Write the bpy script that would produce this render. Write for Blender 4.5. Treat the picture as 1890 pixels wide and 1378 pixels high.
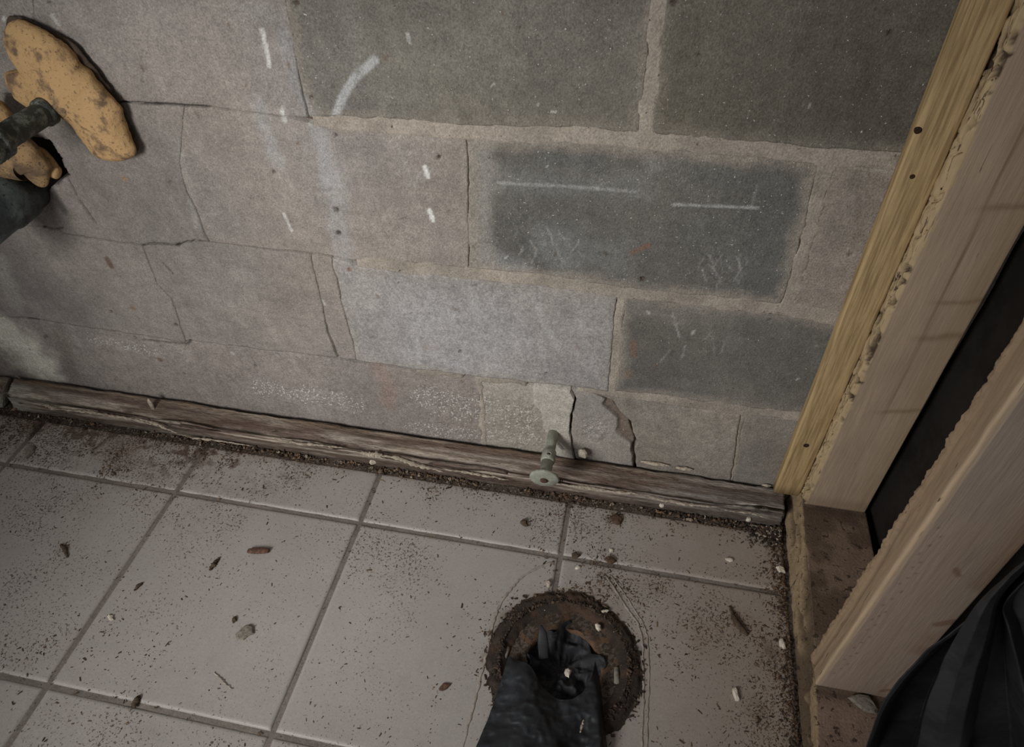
import bpy, math, random
import numpy as np
from mathutils import Matrix, Vector

for o in list(bpy.data.objects):
    bpy.data.objects.remove(o, do_unlink=True)
scene = bpy.context.scene
COL = scene.collection

# ------------------------------------------------------------------ camera
FPX = 1298.6445
CAM = np.array([0.1821, -0.7682, 0.9659])
ROT = np.array([[0.98095754, -0.12693958, 0.14699877],
                [0.19394966, 0.68032072, -0.70678656],
                [-0.01028712, 0.72183797, 0.69198563]])
cam_data = bpy.data.cameras.new('camera')
cam_data.sensor_fit = 'HORIZONTAL'
cam_data.sensor_width = 36.0
cam_data.lens = FPX / 1890.0 * 36.0
cam_data.clip_start = 0.01
cam = bpy.data.objects.new('camera', cam_data)
m = Matrix([list(ROT[i]) + [CAM[i]] for i in range(3)] + [[0, 0, 0, 1]])
cam.matrix_world = m
COL.objects.link(cam)
scene.camera = cam

# ------------------------------------------------------------------ light
world = bpy.data.worlds.new('world')
scene.world = world
world.use_nodes = True
bg = world.node_tree.nodes['Background']
bg.inputs[0].default_value = (1.0, 0.988, 0.975, 1)
bg.inputs[1].default_value = 0.16


def area(name, loc, target, sx, sy, power, colour):
    d = bpy.data.lights.new(name, 'AREA')
    d.shape = 'RECTANGLE'
    d.size, d.size_y = sx, sy
    d.energy = power
    d.color = colour
    o = bpy.data.objects.new(name, d)
    o.location = loc
    o.rotation_euler = (Vector(target) - Vector(loc)).to_track_quat('-Z', 'Y').to_euler()
    COL.objects.link(o)
    return o


def spot(name, loc, target, power, angle, radius, colour):
    d = bpy.data.lights.new(name, 'SPOT')
    d.energy = power
    d.spot_size = math.radians(angle)
    d.spot_blend = 1.0
    d.shadow_soft_size = radius
    d.color = colour
    o = bpy.data.objects.new(name, d)
    o.location = loc
    o.rotation_euler = (Vector(target) - Vector(loc)).to_track_quat('-Z', 'Y').to_euler()
    COL.objects.link(o)
    return o


# unseen spot added left behind the viewer so the wall centre stays brightest; the rest is dim room light
spot('added_spot', (-0.62, -1.35, 0.85), (-0.03, 0.0, 0.26), 84.0, 72.0, 0.26, (1.0, 0.992, 0.982))

vs = scene.view_settings
vs.view_transform = 'Standard'
vs.look = 'None'
vs.exposure = -0.17
vs.gamma = 1.0
vs.use_curve_mapping = False

# ------------------------------------------------------------------ helpers
RNG = np.random.default_rng(7)
random.seed(7)
GAIN = 1.75


def lin(c, gain=None):
    """photo-like 8 bit colour to a linear albedo"""
    g = GAIN if gain is None else gain
    c = np.asarray(c, float) / 255.0
    l = np.where(c <= 0.04045, c / 12.92, ((c + 0.055) / 1.055) ** 2.4)
    return np.clip(l * g, 0, 0.9)


def ray(px, py):
    return ROT @ np.array([(px - 945) / FPX, -(py - 689) / FPX, -1.0])


def onplane(px, py, ax, v):
    r = ray(px, py)
    return CAM + (v - CAM[ax]) / r[ax] * r


def W(px, py, y=0.0):
    """point of the photographed back wall (or of a plane parallel to it)"""
    return onplane(px, py, 1, y)


def F(px, py, z=0.0):
    """point of the photographed floor"""
    return onplane(px, py, 2, z)


def wl(pts):
    return np.array([[W(*p)[0], W(*p)[2]] for p in pts])


def fl(pts):
    return np.array([F(*p)[:2] for p in pts])


def vnoise(x, y, seed=0):
    xi = np.floor(x).astype(np.int64); yi = np.floor(y).astype(np.int64)
    xf = x - xi; yf = y - yi
    u = xf * xf * (3 - 2 * xf); v = yf * yf * (3 - 2 * yf)

    def h(a, b):
        n = (a * 374761393 + b * 668265263 + seed * 1442695041) & 0x7fffffff
        n = ((n ^ (n >> 13)) * 1274126177) & 0x7fffffff
        n = (n ^ (n >> 16)) & 0xffff
        return n / 65535.0
    return (h(xi, yi) * (1 - u) + h(xi + 1, yi) * u) * (1 - v) + (h(xi, yi + 1) * (1 - u) + h(xi + 1, yi + 1) * u) * v


def fbm(x, y, freq, octv=4, seed=0):
    t = 0; a = 1.0; s = 0
    x = np.asarray(x, float); y = np.asarray(y, float)
    for k in range(octv):
        t = t + a * vnoise(x * freq + 17.3 * k, y * freq - 9.1 * k, seed + k * 31)
        s += a; a *= 0.5; freq *= 2.03
    return t / s


def ridged(x, y, freq, octv=3, seed=0):
    t = 0; a = 1.0; s = 0
    for k in range(octv):
        t = t + a * (1 - np.abs(2 * vnoise(x * freq + 5.7 * k, y * freq + 3.3 * k, seed + 13 * k) - 1))
        s += a; a *= 0.5; freq *= 2.1
    return t / s


def sstep(a, b, x):
    t = np.clip((x - a) / (b - a), 0, 1)
    return t * t * (3 - 2 * t)


def pdist(x, y, pts):
    """distance to a polyline"""
    d = np.full(np.shape(x), 1e9)
    pts = np.asarray(pts, float)
    if len(pts) == 1:
        return np.hypot(x - pts[0, 0], y - pts[0, 1])
    for a, b in zip(pts[:-1], pts[1:]):
        ab = b - a
        t = np.clip(((x - a[0]) * ab[0] + (y - a[1]) * ab[1]) / (ab @ ab + 1e-12), 0, 1)
        d = np.minimum(d, np.hypot(x - a[0] - t * ab[0], y - a[1] - t * ab[1]))
    return d


def inpoly(x, y, poly):
    c = np.zeros(np.shape(x), bool)
    n = len(poly)
    for i in range(n):
        x1, y1 = poly[i]; x2, y2 = poly[(i + 1) % n]
        cond = (y1 > y) != (y2 > y)
        c ^= cond & (x < (x2 - x1) * (y - y1) / (y2 - y1 + 1e-15) + x1)
    return c


def mix(a, b, t):
    return a + (b - a) * np.asarray(t)[..., None]


def link(name, me, mat=None, parent=None, label=None, cat=None, group=None, kind=None, base=None):
    o = bpy.data.objects.new(name, me)
    COL.objects.link(o)
    if mat is not None and not me.materials:
        me.materials.append(mat)
    pb = np.zeros(3)
    if parent is not None:
        o.parent = parent
        pb = np.array(parent['_base'])
    if base is None:
        base = pb
    base = np.asarray(base, float)
    o.location = tuple(base - pb)
    n = len(me.vertices)
    if n and np.any(base) and not me.get('_shifted'):
        co = np.empty(n * 3); me.vertices.foreach_get('co', co)
        co = co.reshape(-1, 3) - base
        me.vertices.foreach_set('co', co.ravel())
        me['_shifted'] = 1
        me.update()
    o['_base'] = [float(v) for v in base]
    if label: o['label'] = label
    if cat: o['category'] = cat
    if group: o['group'] = group
    if kind: o['kind'] = kind
    return o


def empty(name, base, label, cat, group=None, kind=None):
    o = bpy.data.objects.new(name, None)
    o.empty_display_size = 0.02
    COL.objects.link(o)
    o.location = tuple(base)
    o['_base'] = [float(v) for v in base]
    if label: o['label'] = label
    if cat: o['category'] = cat
    if group: o['group'] = group
    if kind: o['kind'] = kind
    return o


def build(verts, faces, col=None, msk=None, smooth=True, name='mesh'):
    me = bpy.data.meshes.new(name)
    verts = np.asarray(verts, float).reshape(-1, 3)
    if isinstance(faces, np.ndarray) and faces.ndim == 2 and faces.shape[1] in (3, 4):
        k = faces.shape[1]
        me.vertices.add(len(verts)); me.vertices.foreach_set('co', verts.ravel())
        me.loops.add(faces.size); me.loops.foreach_set('vertex_index', faces.ravel().astype(np.int32))
        me.polygons.add(len(faces))
        me.polygons.foreach_set('loop_start', (np.arange(len(faces)) * k).astype(np.int32))
        me.polygons.foreach_set('loop_total', np.full(len(faces), k, np.int32))
        me.update(calc_edges=True)
        me.validate()
    else:
        me.from_pydata([tuple(v) for v in verts], [], [tuple(int(i) for i in f) for f in faces])
        me.update()
    n = len(me.vertices)
    for nm, arr in (('Col', col), ('msk', msk)):
        if arr is None: continue
        a = np.ones((n, 4)); arr = np.asarray(arr, float).reshape(-1, 3) if np.ndim(arr) > 1 else np.tile(np.asarray(arr, float), (n, 1))
        a[:, :3] = arr
        at = me.color_attributes.new(nm, 'FLOAT_COLOR', 'POINT')
        at.data.foreach_set('color', a.ravel())
    me.polygons.foreach_set('use_smooth', np.full(len(me.polygons), smooth))
    return me


def gridfaces(ny, nx, flip=False):
    i = np.arange(ny * nx).reshape(ny, nx)
    a = np.stack([i[:-1, :-1], i[:-1, 1:], i[1:, 1:], i[1:, :-1]], -1).reshape(-1, 4)
    return a[:, ::-1] if flip else a


def slab(P, col, msk, back, flip=False, keep=None):
    """a face grid with sides that run back by the vector back"""
    P2 = np.pad(P, ((1, 1), (1, 1), (0, 0)), mode='edge')
    C2 = np.pad(col, ((1, 1), (1, 1), (0, 0)), mode='edge')
    M2 = np.pad(msk, ((1, 1), (1, 1), (0, 0)), mode='edge')
    ring = np.ones(P2.shape[:2], bool); ring[1:-1, 1:-1] = False
    P2[ring] += np.asarray(back)
    f = gridfaces(P2.shape[0], P2.shape[1], flip)
    if keep is not None:
        k2 = np.pad(keep, ((1, 1), (1, 1)), mode='edge').ravel()
        f = f[k2[f].all(1)]
    return build(P2, f, C2.reshape(-1, 3), M2.reshape(-1, 3))


def loft(S, col=None, msk=None, caps=True, smooth=True):
    """closed cross sections S[M][N] joined to a solid"""
    S = np.asarray(S, float); M, N = S.shape[:2]
    i = np.arange(M * N).reshape(M, N); j = np.roll(i, -1, 1)
    f = np.stack([i[:-1], j[:-1], j[1:], i[1:]], -1).reshape(-1, 4)
    V = S.reshape(-1, 3)
    c = None if col is None else np.asarray(col, float).reshape(-1, 3)
    k = None if msk is None else np.asarray(msk, float).reshape(-1, 3)
    if caps:
        V = np.vstack([V, S[0].mean(0), S[-1].mean(0)])
        n0, n1 = M * N, M * N + 1
        fa = np.stack([j[0], i[0], np.full(N, n0), np.full(N, n0)], -1)
        fb = np.stack([i[-1], j[-1], np.full(N, n1), np.full(N, n1)], -1)
        faces = [tuple(q) for q in f] + [tuple(q[:3]) for q in fa] + [tuple(q[:3]) for q in fb]
        if c is not None: c = np.vstack([c, c[:N].mean(0), c[-N:].mean(0)])
        if k is not None: k = np.vstack([k, k[:N].mean(0), k[-N:].mean(0)])
        return build(V, faces, c, k, smooth)
    return build(V, f, c, k, smooth)


def tube_sections(path, radii, n=16, flat=(1.0, 1.0), up=(0, 0, 1)):
    path = np.asarray(path, float); radii = np.asarray(radii, float)
    out = []
    up = np.asarray(up, float)
    for i in range(len(path)):
        t = path[min(i + 1, len(path) - 1)] - path[max(i - 1, 0)]
        t /= np.linalg.norm(t) + 1e-12
        a = np.cross(up, t); a /= np.linalg.norm(a) + 1e-12
        b = np.cross(t, a)
        th = np.linspace(0, 2 * np.pi, n, endpoint=False)
        out.append(path[i] + radii[i] * (np.outer(np.cos(th) * flat[0], a) + np.outer(np.sin(th) * flat[1], b)))
    return np.array(out)


def resample(pts, vals, n):
    pts = np.asarray(pts, float); vals = np.asarray(vals, float)
    t = np.linspace(0, len(pts) - 1, n)
    k = np.arange(len(pts))
    P = np.stack([np.interp(t, k, pts[:, c]) for c in range(pts.shape[1])], 1)
    # soften corners
    for _ in range(3):
        P[1:-1] = (P[:-2] + 2 * P[1:-1] + P[2:]) / 4
    return P, np.interp(t, k, vals)


def lathe(axis0, axis1, prof, n=32):
    """prof: (distance along the axis, radius) pairs; closed solid of revolution"""
    a0 = np.asarray(axis0, float); d = np.asarray(axis1, float) - a0; d /= np.linalg.norm(d)
    u = np.cross(d, [0.13, 0.2, 1.0]); u /= np.linalg.norm(u); v = np.cross(d, u)
    th = np.linspace(0, 2 * np.pi, n, endpoint=False)
    S = [a0 + d * s + r * (np.outer(np.cos(th), u) + np.outer(np.sin(th), v)) for s, r in prof]
    return S


# ------------------------------------------------------------------ materials
def nt(mat):
    mat.use_nodes = True
    t = mat.node_tree
    return t, t.nodes, t.links, t.nodes['Principled BSDF']


def node(t, kind, **kw):
    n = t.nodes.new(kind)
    for k, v in kw.items():
        if k.startswith('i_'):
            n.inputs[k[2:].replace('_', ' ')].default_value = v
        else:
            setattr(n, k, v)
    return n


def ramp(t, src, a, b):
    r = node(t, 'ShaderNodeMapRange', interpolation_type='SMOOTHSTEP')
    t.links.new(src, r.inputs['Value'])
    for nm, v in (('From Min', a), ('From Max', b)):
        if isinstance(v, (int, float)): r.inputs[nm].default_value = v
        else: t.links.new(v, r.inputs[nm])
    return r.outputs['Result']


def mathn(t, op, a, b):
    n = node(t, 'ShaderNodeMath', operation=op)
    for i, v in enumerate((a, b)):
        if isinstance(v, (int, float)): n.inputs[i].default_value = v
        else: t.links.new(v, n.inputs[i])
    return n.outputs[0]


def mixc(t, fac, a, b, blend='MIX'):
    n = node(t, 'ShaderNodeMix', data_type='RGBA', blend_type=blend)
    for s, v in ((n.inputs[0], fac), (n.inputs[6], a), (n.inputs[7], b)):
        if isinstance(v, (int, float)): s.default_value = v
        elif isinstance(v, (tuple, list, np.ndarray)): s.default_value = (*[float(q) for q in v[:3]], 1)
        else: t.links.new(v, s)
    return n.outputs[2]


def attr_mat(name, rough=0.9, fine=300, bump=0.3, dark=(40, 32, 27), light=(190, 185, 178), vary=0.22,
             dscale=170, lscale=300, dist=0.002, spec=0.3, midscale=45, stretch=None, grain2=0.0, dsoft=0.05):
    """colour and speck density come from the mesh, grain and specks from noise"""
    mt = bpy.data.materials.new(name)
    t, N, L, P = nt(mt)
    geo = node(t, 'ShaderNodeNewGeometry')
    pos = geo.outputs['Position']
    if stretch:
        mp = node(t, 'ShaderNodeMapping'); L.new(pos, mp.inputs[0]); mp.inputs['Scale'].default_value = stretch
        pos = mp.outputs[0]
    at = node(t, 'ShaderNodeAttribute', attribute_name='Col')
    am = node(t, 'ShaderNodeAttribute', attribute_name='msk')
    sep = node(t, 'ShaderNodeSeparateColor'); L.new(am.outputs['Color'], sep.inputs[0])
    nf = node(t, 'ShaderNodeTexNoise', i_Scale=fine, i_Detail=3.0, i_Roughness=0.65); L.new(pos, nf.inputs['Vector'])
    nm = node(t, 'ShaderNodeTexNoise', i_Scale=midscale, i_Detail=4.0, i_Roughness=0.6); L.new(pos, nm.inputs['Vector'])
    k1 = node(t, 'ShaderNodeMapRange'); L.new(nf.outputs[0], k1.inputs[0])
    k1.inputs[1].default_value = 0.25; k1.inputs[2].default_value = 0.75
    k1.inputs[3].default_value = 1 - vary; k1.inputs[4].default_value = 1 + vary
    k2 = node(t, 'ShaderNodeMapRange'); L.new(nm.outputs[0], k2.inputs[0])
    k2.inputs[1].default_value = 0.25; k2.inputs[2].default_value = 0.75
    k2.inputs[3].default_value = 1 - vary * 0.45; k2.inputs[4].default_value = 1 + vary * 0.45
    kk = mathn(t, 'MULTIPLY', k1.outputs[0], k2.outputs[0])
    if grain2:
        n3 = node(t, 'ShaderNodeTexNoise', i_Scale=fine * 0.38, i_Detail=4.0, i_Roughness=0.75); L.new(pos, n3.inputs['Vector'])
        k3 = node(t, 'ShaderNodeMapRange'); L.new(n3.outputs[0], k3.inputs[0])
        k3.inputs[1].default_value = 0.3; k3.inputs[2].default_value = 0.7
        k3.inputs[3].default_value = 1 - grain2; k3.inputs[4].default_value = 1 + grain2
        kk = mathn(t, 'MULTIPLY', kk, k3.outputs[0])
    c = mixc(t, 1.0, at.outputs['Color'], kk, 'MULTIPLY')
    # dark specks
    nd = node(t, 'ShaderNodeTexNoise', i_Scale=dscale, i_Detail=3.0, i_Roughness=0.6, i_Distortion=0.6); L.new(pos, nd.inputs['Vector'])
    lo = mathn(t, 'SUBTRACT', 0.74, mathn(t, 'MULTIPLY', sep.outputs[0], 0.32))
    hi = mathn(t, 'ADD', lo, dsoft)
    c = mixc(t, mathn(t, 'MULTIPLY', ramp(t, nd.outputs[0], lo, hi), 0.85), c, lin(dark))
    # light specks
    nl = node(t, 'ShaderNodeTexNoise', i_Scale=lscale, i_Detail=2.0, i_Roughness=0.5); L.new(pos, nl.inputs['Vector'])
    lo = mathn(t, 'SUBTRACT', 0.76, mathn(t, 'MULTIPLY', sep.outputs[1], 0.24))
    hi = mathn(t, 'ADD', lo, 0.06)
    lf = ramp(t, nl.outputs[0], lo, hi)
    c = mixc(t, mathn(t, 'MULTIPLY', lf, 0.75), c, lin(light))
    L.new(c, P.inputs['Base Color'])
    P.inputs['Roughness'].default_value = rough
    P.inputs['Specular IOR Level'].default_value = spec
    b = node(t, 'ShaderNodeBump', i_Strength=bump, i_Distance=dist)
    hsum = mathn(t, 'ADD', nf.outputs[0], mathn(t, 'MULTIPLY', lf, 0.8))
    L.new(hsum, b.inputs['Height'])
    L.new(b.outputs[0], P.inputs['Normal'])
    return mt


def wood_mat(name, c1, c2, axis, ring=90, rough=0.75, bump=0.25, blotch=None, blotch_amt=0.5, use_attr=False):
    """long grain along the given axis (0, 1, 2)"""
    mt = bpy.data.materials.new(name)
    t, N, L, P = nt(mt)
    geo = node(t, 'ShaderNodeNewGeometry')
    mp = node(t, 'ShaderNodeMapping'); L.new(geo.outputs['Position'], mp.inputs[0])
    s = [1.0, 1.0, 1.0]; s[axis] = 0.045
    mp.inputs['Scale'].default_value = s
    g1 = node(t, 'ShaderNodeTexNoise', i_Scale=ring, i_Detail=2.0, i_Roughness=0.5, i_Distortion=0.2); L.new(mp.outputs[0], g1.inputs['Vector'])
    g2 = node(t, 'ShaderNodeTexNoise', i_Scale=ring * 6, i_Detail=3.0, i_Roughness=0.6); L.new(mp.outputs[0], g2.inputs['Vector'])
    f = ramp(t, g1.outputs[0], 0.38, 0.66)
    c = mixc(t, f, lin(c1), lin(c2))
    if use_attr:
        at = node(t, 'ShaderNodeAttribute', attribute_name='Col')
        c = mixc(t, mathn(t, 'ADD', mathn(t, 'MULTIPLY', f, 0.25), 0.0), at.outputs['Color'], c)
    k = node(t, 'ShaderNodeMapRange'); L.new(g2.outputs[0], k.inputs[0])
    k.inputs[1].default_value = .25; k.inputs[2].default_value = .75; k.inputs[3].default_value = 0.84; k.inputs[4].default_value = 1.14
    c = mixc(t, 1.0, c, k.outputs[0], 'MULTIPLY')
    if blotch is not None:
        nb = node(t, 'ShaderNodeTexNoise', i_Scale=14.0, i_Detail=5.0, i_Roughness=0.65); L.new(geo.outputs['Position'], nb.inputs['Vector'])
        c = mixc(t, mathn(t, 'MULTIPLY', ramp(t, nb.outputs[0], 0.5, 0.72), blotch_amt), c, lin(blotch))
    L.new(c, P.inputs['Base Color'])
    P.inputs['Roughness'].default_value = rough
    P.inputs['Specular IOR Level'].default_value = 0.3
    b = node(t, 'ShaderNodeBump', i_Strength=bump, i_Distance=0.002); L.new(g2.outputs[0], b.inputs['Height'])
    L.new(b.outputs[0], P.inputs['Normal'])
    return mt


def blotch_mat(name, a, b, s=30, rough=0.8, spec=0.3, bump=0.4, c=None, lo=0.42, hi=0.62, metal=0.0):
    mt = bpy.data.materials.new(name)
    t, N, L, P = nt(mt)
    geo = node(t, 'ShaderNodeNewGeometry')
    n1 = node(t, 'ShaderNodeTexNoise', i_Scale=float(s), i_Detail=5.0, i_Roughness=0.65); L.new(geo.outputs['Position'], n1.inputs['Vector'])
    n2 = node(t, 'ShaderNodeTexNoise', i_Scale=s * 7.0, i_Detail=4.0, i_Roughness=0.6); L.new(geo.outputs['Position'], n2.inputs['Vector'])
    col = mixc(t, ramp(t, n1.outputs[0], lo, hi), lin(a), lin(b))
    if c is not None:
        col = mixc(t, ramp(t, n2.outputs[0], 0.56, 0.68), col, lin(c))
    L.new(col, P.inputs['Base Color'])
    P.inputs['Roughness'].default_value = rough
    P.inputs['Specular IOR Level'].default_value = spec
    P.inputs['Metallic'].default_value = metal
    bp = node(t, 'ShaderNodeBump', i_Strength=bump, i_Distance=0.002); L.new(n2.outputs[0], bp.inputs['Height'])
    L.new(bp.outputs[0], P.inputs['Normal'])
    return mt


M_BLOCK = attr_mat('concrete_block', 0.92, 420, 0.75, dark=(50, 45, 41), light=(166, 162, 157), vary=0.36, dscale=230, lscale=290, grain2=0.22)
M_MORTAR = attr_mat('mortar', 0.95, 380, 0.75, dark=(56, 48, 42), light=(166, 157, 146), vary=0.34, dscale=170, grain2=0.2)
M_TILE = attr_mat('ceramic_tile', 0.5, 420, 0.06, dark=(58, 46, 38), light=(178, 170, 164), vary=0.10, dscale=290, lscale=500, spec=0.4, midscale=24, grain2=0.05, dsoft=0.08)
M_GROUT = attr_mat('grout', 0.95, 300, 0.5, dark=(40, 33, 28), light=(140, 132, 124), vary=0.25)
M_ROT = attr_mat('rotten_wood', 0.95, 520, 0.9, dark=(36, 28, 23), light=(150, 136, 118), vary=0.5, dscale=190, dist=0.003, stretch=(0.13, 1, 1), midscale=110, grain2=0.3)
M_DEBRIS = attr_mat('debris', 0.95, 500, 0.5, vary=0.35)
M_YELLOW = wood_mat('yellow_pine', (142, 121, 88), (114, 95, 66), 2, ring=260, rough=0.6)
M_STUD = attr_mat('weathered_stud', 0.8, 260, 0.35, dark=(50, 38, 29), light=(150, 128, 104), vary=0.09, dscale=260, dist=0.002, stretch=(1, 1, 0.07), midscale=130, grain2=0.03)
M_SOLE = attr_mat('dirty_sole_plate', 0.9, 300, 0.5, dark=(42, 33, 27), light=(130, 110, 92), vary=0.22, dscale=110)
M_FOAM = blotch_mat('expanding_foam', (146, 118, 82), (86, 69, 54), 34, 0.8, 0.25, 0.7, c=(104, 82, 60), lo=0.5, hi=0.66)
M_FRINGE = blotch_mat('dark_foam_fringe', (66, 56, 48), (50, 43, 38), 60, 0.95, 0.1, 0.9)
M_FOAM_DARK = blotch_mat('stained_foam', (126, 102, 72), (88, 72, 56), 40, 0.85, 0.3, 0.5, c=(62, 50, 42))
M_PIPE = blotch_mat('corroded_pipe', (50, 52, 48), (98, 102, 94), 90, 0.6, 0.4, 1.0, c=(40, 42, 40), lo=0.45, hi=0.65)
M_DRAIN = blotch_mat('dark_drain_pipe', (34, 37, 37), (62, 68, 66), 26, 0.45, 0.5, 0.4, c=(26, 28, 29))
M_STUB = blotch_mat('oxidised_brass', (112, 113, 103), (130, 131, 121), 70, 0.55, 0.4, 0.3, c=(88, 86, 74), metal=0.0)
M_RUST = blotch_mat('rust', (76, 58, 45), (56, 44, 36), 120, 0.9, 0.2, 0.6)
M_FLANGE = blotch_mat('rusty_flange', (78, 60, 46), (50, 41, 35), 36, 0.9, 0.2, 0.6, c=(44, 37, 31), lo=0.45, hi=0.62)
M_BLACK = blotch_mat('black_plastic', (33, 33, 35), (42, 42, 44), 20, 0.6, 0.2, 0.12)
M_DUSTY = blotch_mat('dusty_black_plastic', (24, 25, 27), (38, 40, 43), 26, 0.5, 0.35, 0.15, lo=0.45, hi=0.7)
M_VOID = blotch_mat('shade_sheeting', (24, 21, 19), (30, 27, 25), 14, 0.85, 0.1, 0.2)
M_PLASTER = blotch_mat('plaster_chip', (172, 164, 152), (146, 136, 122), 90, 0.9, 0.2, 0.4)
M_CAULK = blotch_mat('old_caulk', (128, 120, 112), (106, 97, 87), 60, 0.8, 0.3, 0.4)
M_BROWN = blotch_mat('brown_husk', (86, 60, 46), (62, 44, 35), 200, 0.6, 0.4, 0.5)
M_TWIG = blotch_mat('dry_twig', (74, 62, 50), (52, 43, 35), 180, 0.9, 0.2, 0.6)
M_GREY = blotch_mat('grey_chip', (120, 114, 104), (96, 88, 78), 240, 0.9, 0.2, 0.8, c=(150, 144, 134))
M_SPLINT = blotch_mat('pale_splinter', (150, 140, 126), (114, 102, 89), 160, 0.8, 0.3, 0.4)
M_HOLE = blotch_mat('nail_hole', (36, 28, 22), (52, 38, 28), 300, 0.95, 0.1, 0.3)

# ------------------------------------------------------------------ back wall
XL, XR = -1.18, 0.64
PX = {
    'A': [(-160, 162), (40, 175), (225, 188), (380, 196), (570, 222), (700, 231), (865, 245), (1100, 250), (1200, 260), (1400, 276), (1525, 288), (1660, 296), (1800, 308)],
    'B': [(-160, 405), (0, 415), (75, 418), (105, 420), (120, 432), (200, 445), (262, 453), (330, 453), (360, 443), (385, 446), (480, 458), (600, 471), (650, 483), (865, 504), (1000, 517), (1150, 541), (1300, 556), (1450, 571), (1560, 588), (1760, 612)],
    'C': [(-160, 572), (0, 585), (60, 588), (130, 600), (265, 620), (340, 633), (350, 628), (480, 645), (540, 651), (620, 662), (660, 667), (750, 681), (900, 699), (1060, 716), (1120, 724), (1200, 734), (1350, 755), (1470, 768), (1700, 800)],
}
BED = {k: wl(v) for k, v in PX.items()}


def bed(k, x):
    b = BED[k]
    return np.interp(x, b[:, 0], b[:, 1]) + (fbm(x, np.asarray(x) * 0 + len(k) + ord(k), 45, 3, 37) - 0.5) * 0.0035


def gapA(x): return 0.0001 + 0.0009 * sstep(0.4, 0.6, fbm(x, x * 0 + .3, 16, 2, 5)) + 0.0085 * sstep(-0.26, -0.18, x)
def gapB(x): return 0.0002 + 0.0011 * sstep(0.3, 0.6, fbm(x, x * 0 + .7, 16, 2, 6)) + 0.0082 * sstep(-0.24, -0.16, x)
def gapC(x): return 0.0002 + 0.0014 * sstep(0.3, 0.6, fbm(x, x * 0 + .1, 16, 2, 7)) + 0.0028 * sstep(-0.3, -0.2, x) * (0.5 + fbm(x, x * 0 + .9, 20, 2, 9)) + 0.0035 * sstep(0.165, 0.19, x)


VJ = {
    'a0': ([(60, -60), (62, 60), (70, 185)], 0.0005), 'a1': ([(515, -120), (528, 0), (545, 90), (560, 180), (572, 218)], 0.0009),
    'a2': ([(1226, -120), (1217, 0), (1205, 120), (1190, 256)], 0.0072),
    'b0': ([(-140, 170), (-130, 300), (-110, 410)], 0.0006), 'b1': ([(342, 190), (332, 300), (345, 355), (365, 395), (385, 446)], 0.0010),
    'b2': ([(861, 245), (866, 370), (865, 504)], 0.0007), 'b3': ([(1528, 288), (1497, 420), (1450, 571)], 0.0075),
    'c1': ([(262, 453), (290, 525), (315, 550), (330, 590), (343, 633)], 0.0011),
    'c2': ([(572, 466), (595, 560), (605, 610), (626, 662)], 0.0013), 'c3': ([(612, 475), (632, 560), (648, 620), (660, 667)], 0.0008),
    'c4': ([(1148, 541), (1138, 640), (1130, 726)], 0.0062),
    'd1': ([(884, 697), (888, 740), (892, 800), (896, 850)], 0.0022), 'd2': ([(1052, 713), (1061, 735), (1055, 760), (1054, 800), (1055, 820), (1062, 845), (1064, 880)], 0.0011),
    'd3': ([(1085, 718), (1106, 727), (1128, 737), (1140, 755), (1150, 766), (1163, 776), (1165, 795), (1174, 812), (1168, 830), (1172, 855), (1173, 890)], 0.0024),
    'd4': ([(1370, 757), (1360, 830), (1349, 890)], 0.0022),
}
VJL = {}
for k, (p, g) in VJ.items():
    q = wl(p)
    VJL[k] = (q[np.argsort(q[:, 1])], g)


def vj(k, z):
    q, g = VJL[k]
    return np.interp(z, q[:, 1], q[:, 0]) + (fbm(z, np.asarray(z) * 0 + ord(k[0]) + 3.7 * ord(k[1]), 50, 3, 38) - 0.5) * 0.004


GAPZ = {'b1': lambda z: 1.0 - sstep(0.47, 0.50, z), 'a1': lambda z: 0.25 + 0.9 * sstep(0.66, 0.62, z), 'c1': lambda z: 0.3 + 0.9 * fbm(z, z * 0, 30, 2, 4),
        'c2': lambda z: 0.4 + 1.2 * sstep(0.30, 0.22, z), 'b2': lambda z: 0.1 + 0.7 * fbm(z, z * 0, 30, 2, 4)}


def vgap(k, z):
    return VJL[k][1] * (GAPZ[k](z) if k in GAPZ else 1.0)


def smear(x, z, col, pts, hw, c, a, soft=0.6, grain=0.0, seed=0, squash=None):
    """blend the colour c along a photographed mark; hw in photograph pixels"""
    q = wl(pts)
    cx, cy = np.mean([p[0] for p in pts]), np.mean([p[1] for p in pts])
    s = np.linalg.norm(W(cx, cy) - W(cx + 1, cy)) * hw
    if squash:
        d = np.hypot((x - q[0, 0]) / (s * squash), (z - q[0, 1]) / s)
    else:
        d = pdist(x, z, q) / s
    d = d + (fbm(x, z, 45, 3, seed + 5) - 0.5) * 0.9 * soft
    w = 1 - sstep(1 - soft, 1 + soft * 0.4, d)
    if grain:
        w = w * np.clip(1 - grain * 2 * np.abs(fbm(x, z, 160, 2, seed) - 0.25), 0, 1)
    return mix(col, lin(c), w * a)


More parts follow.
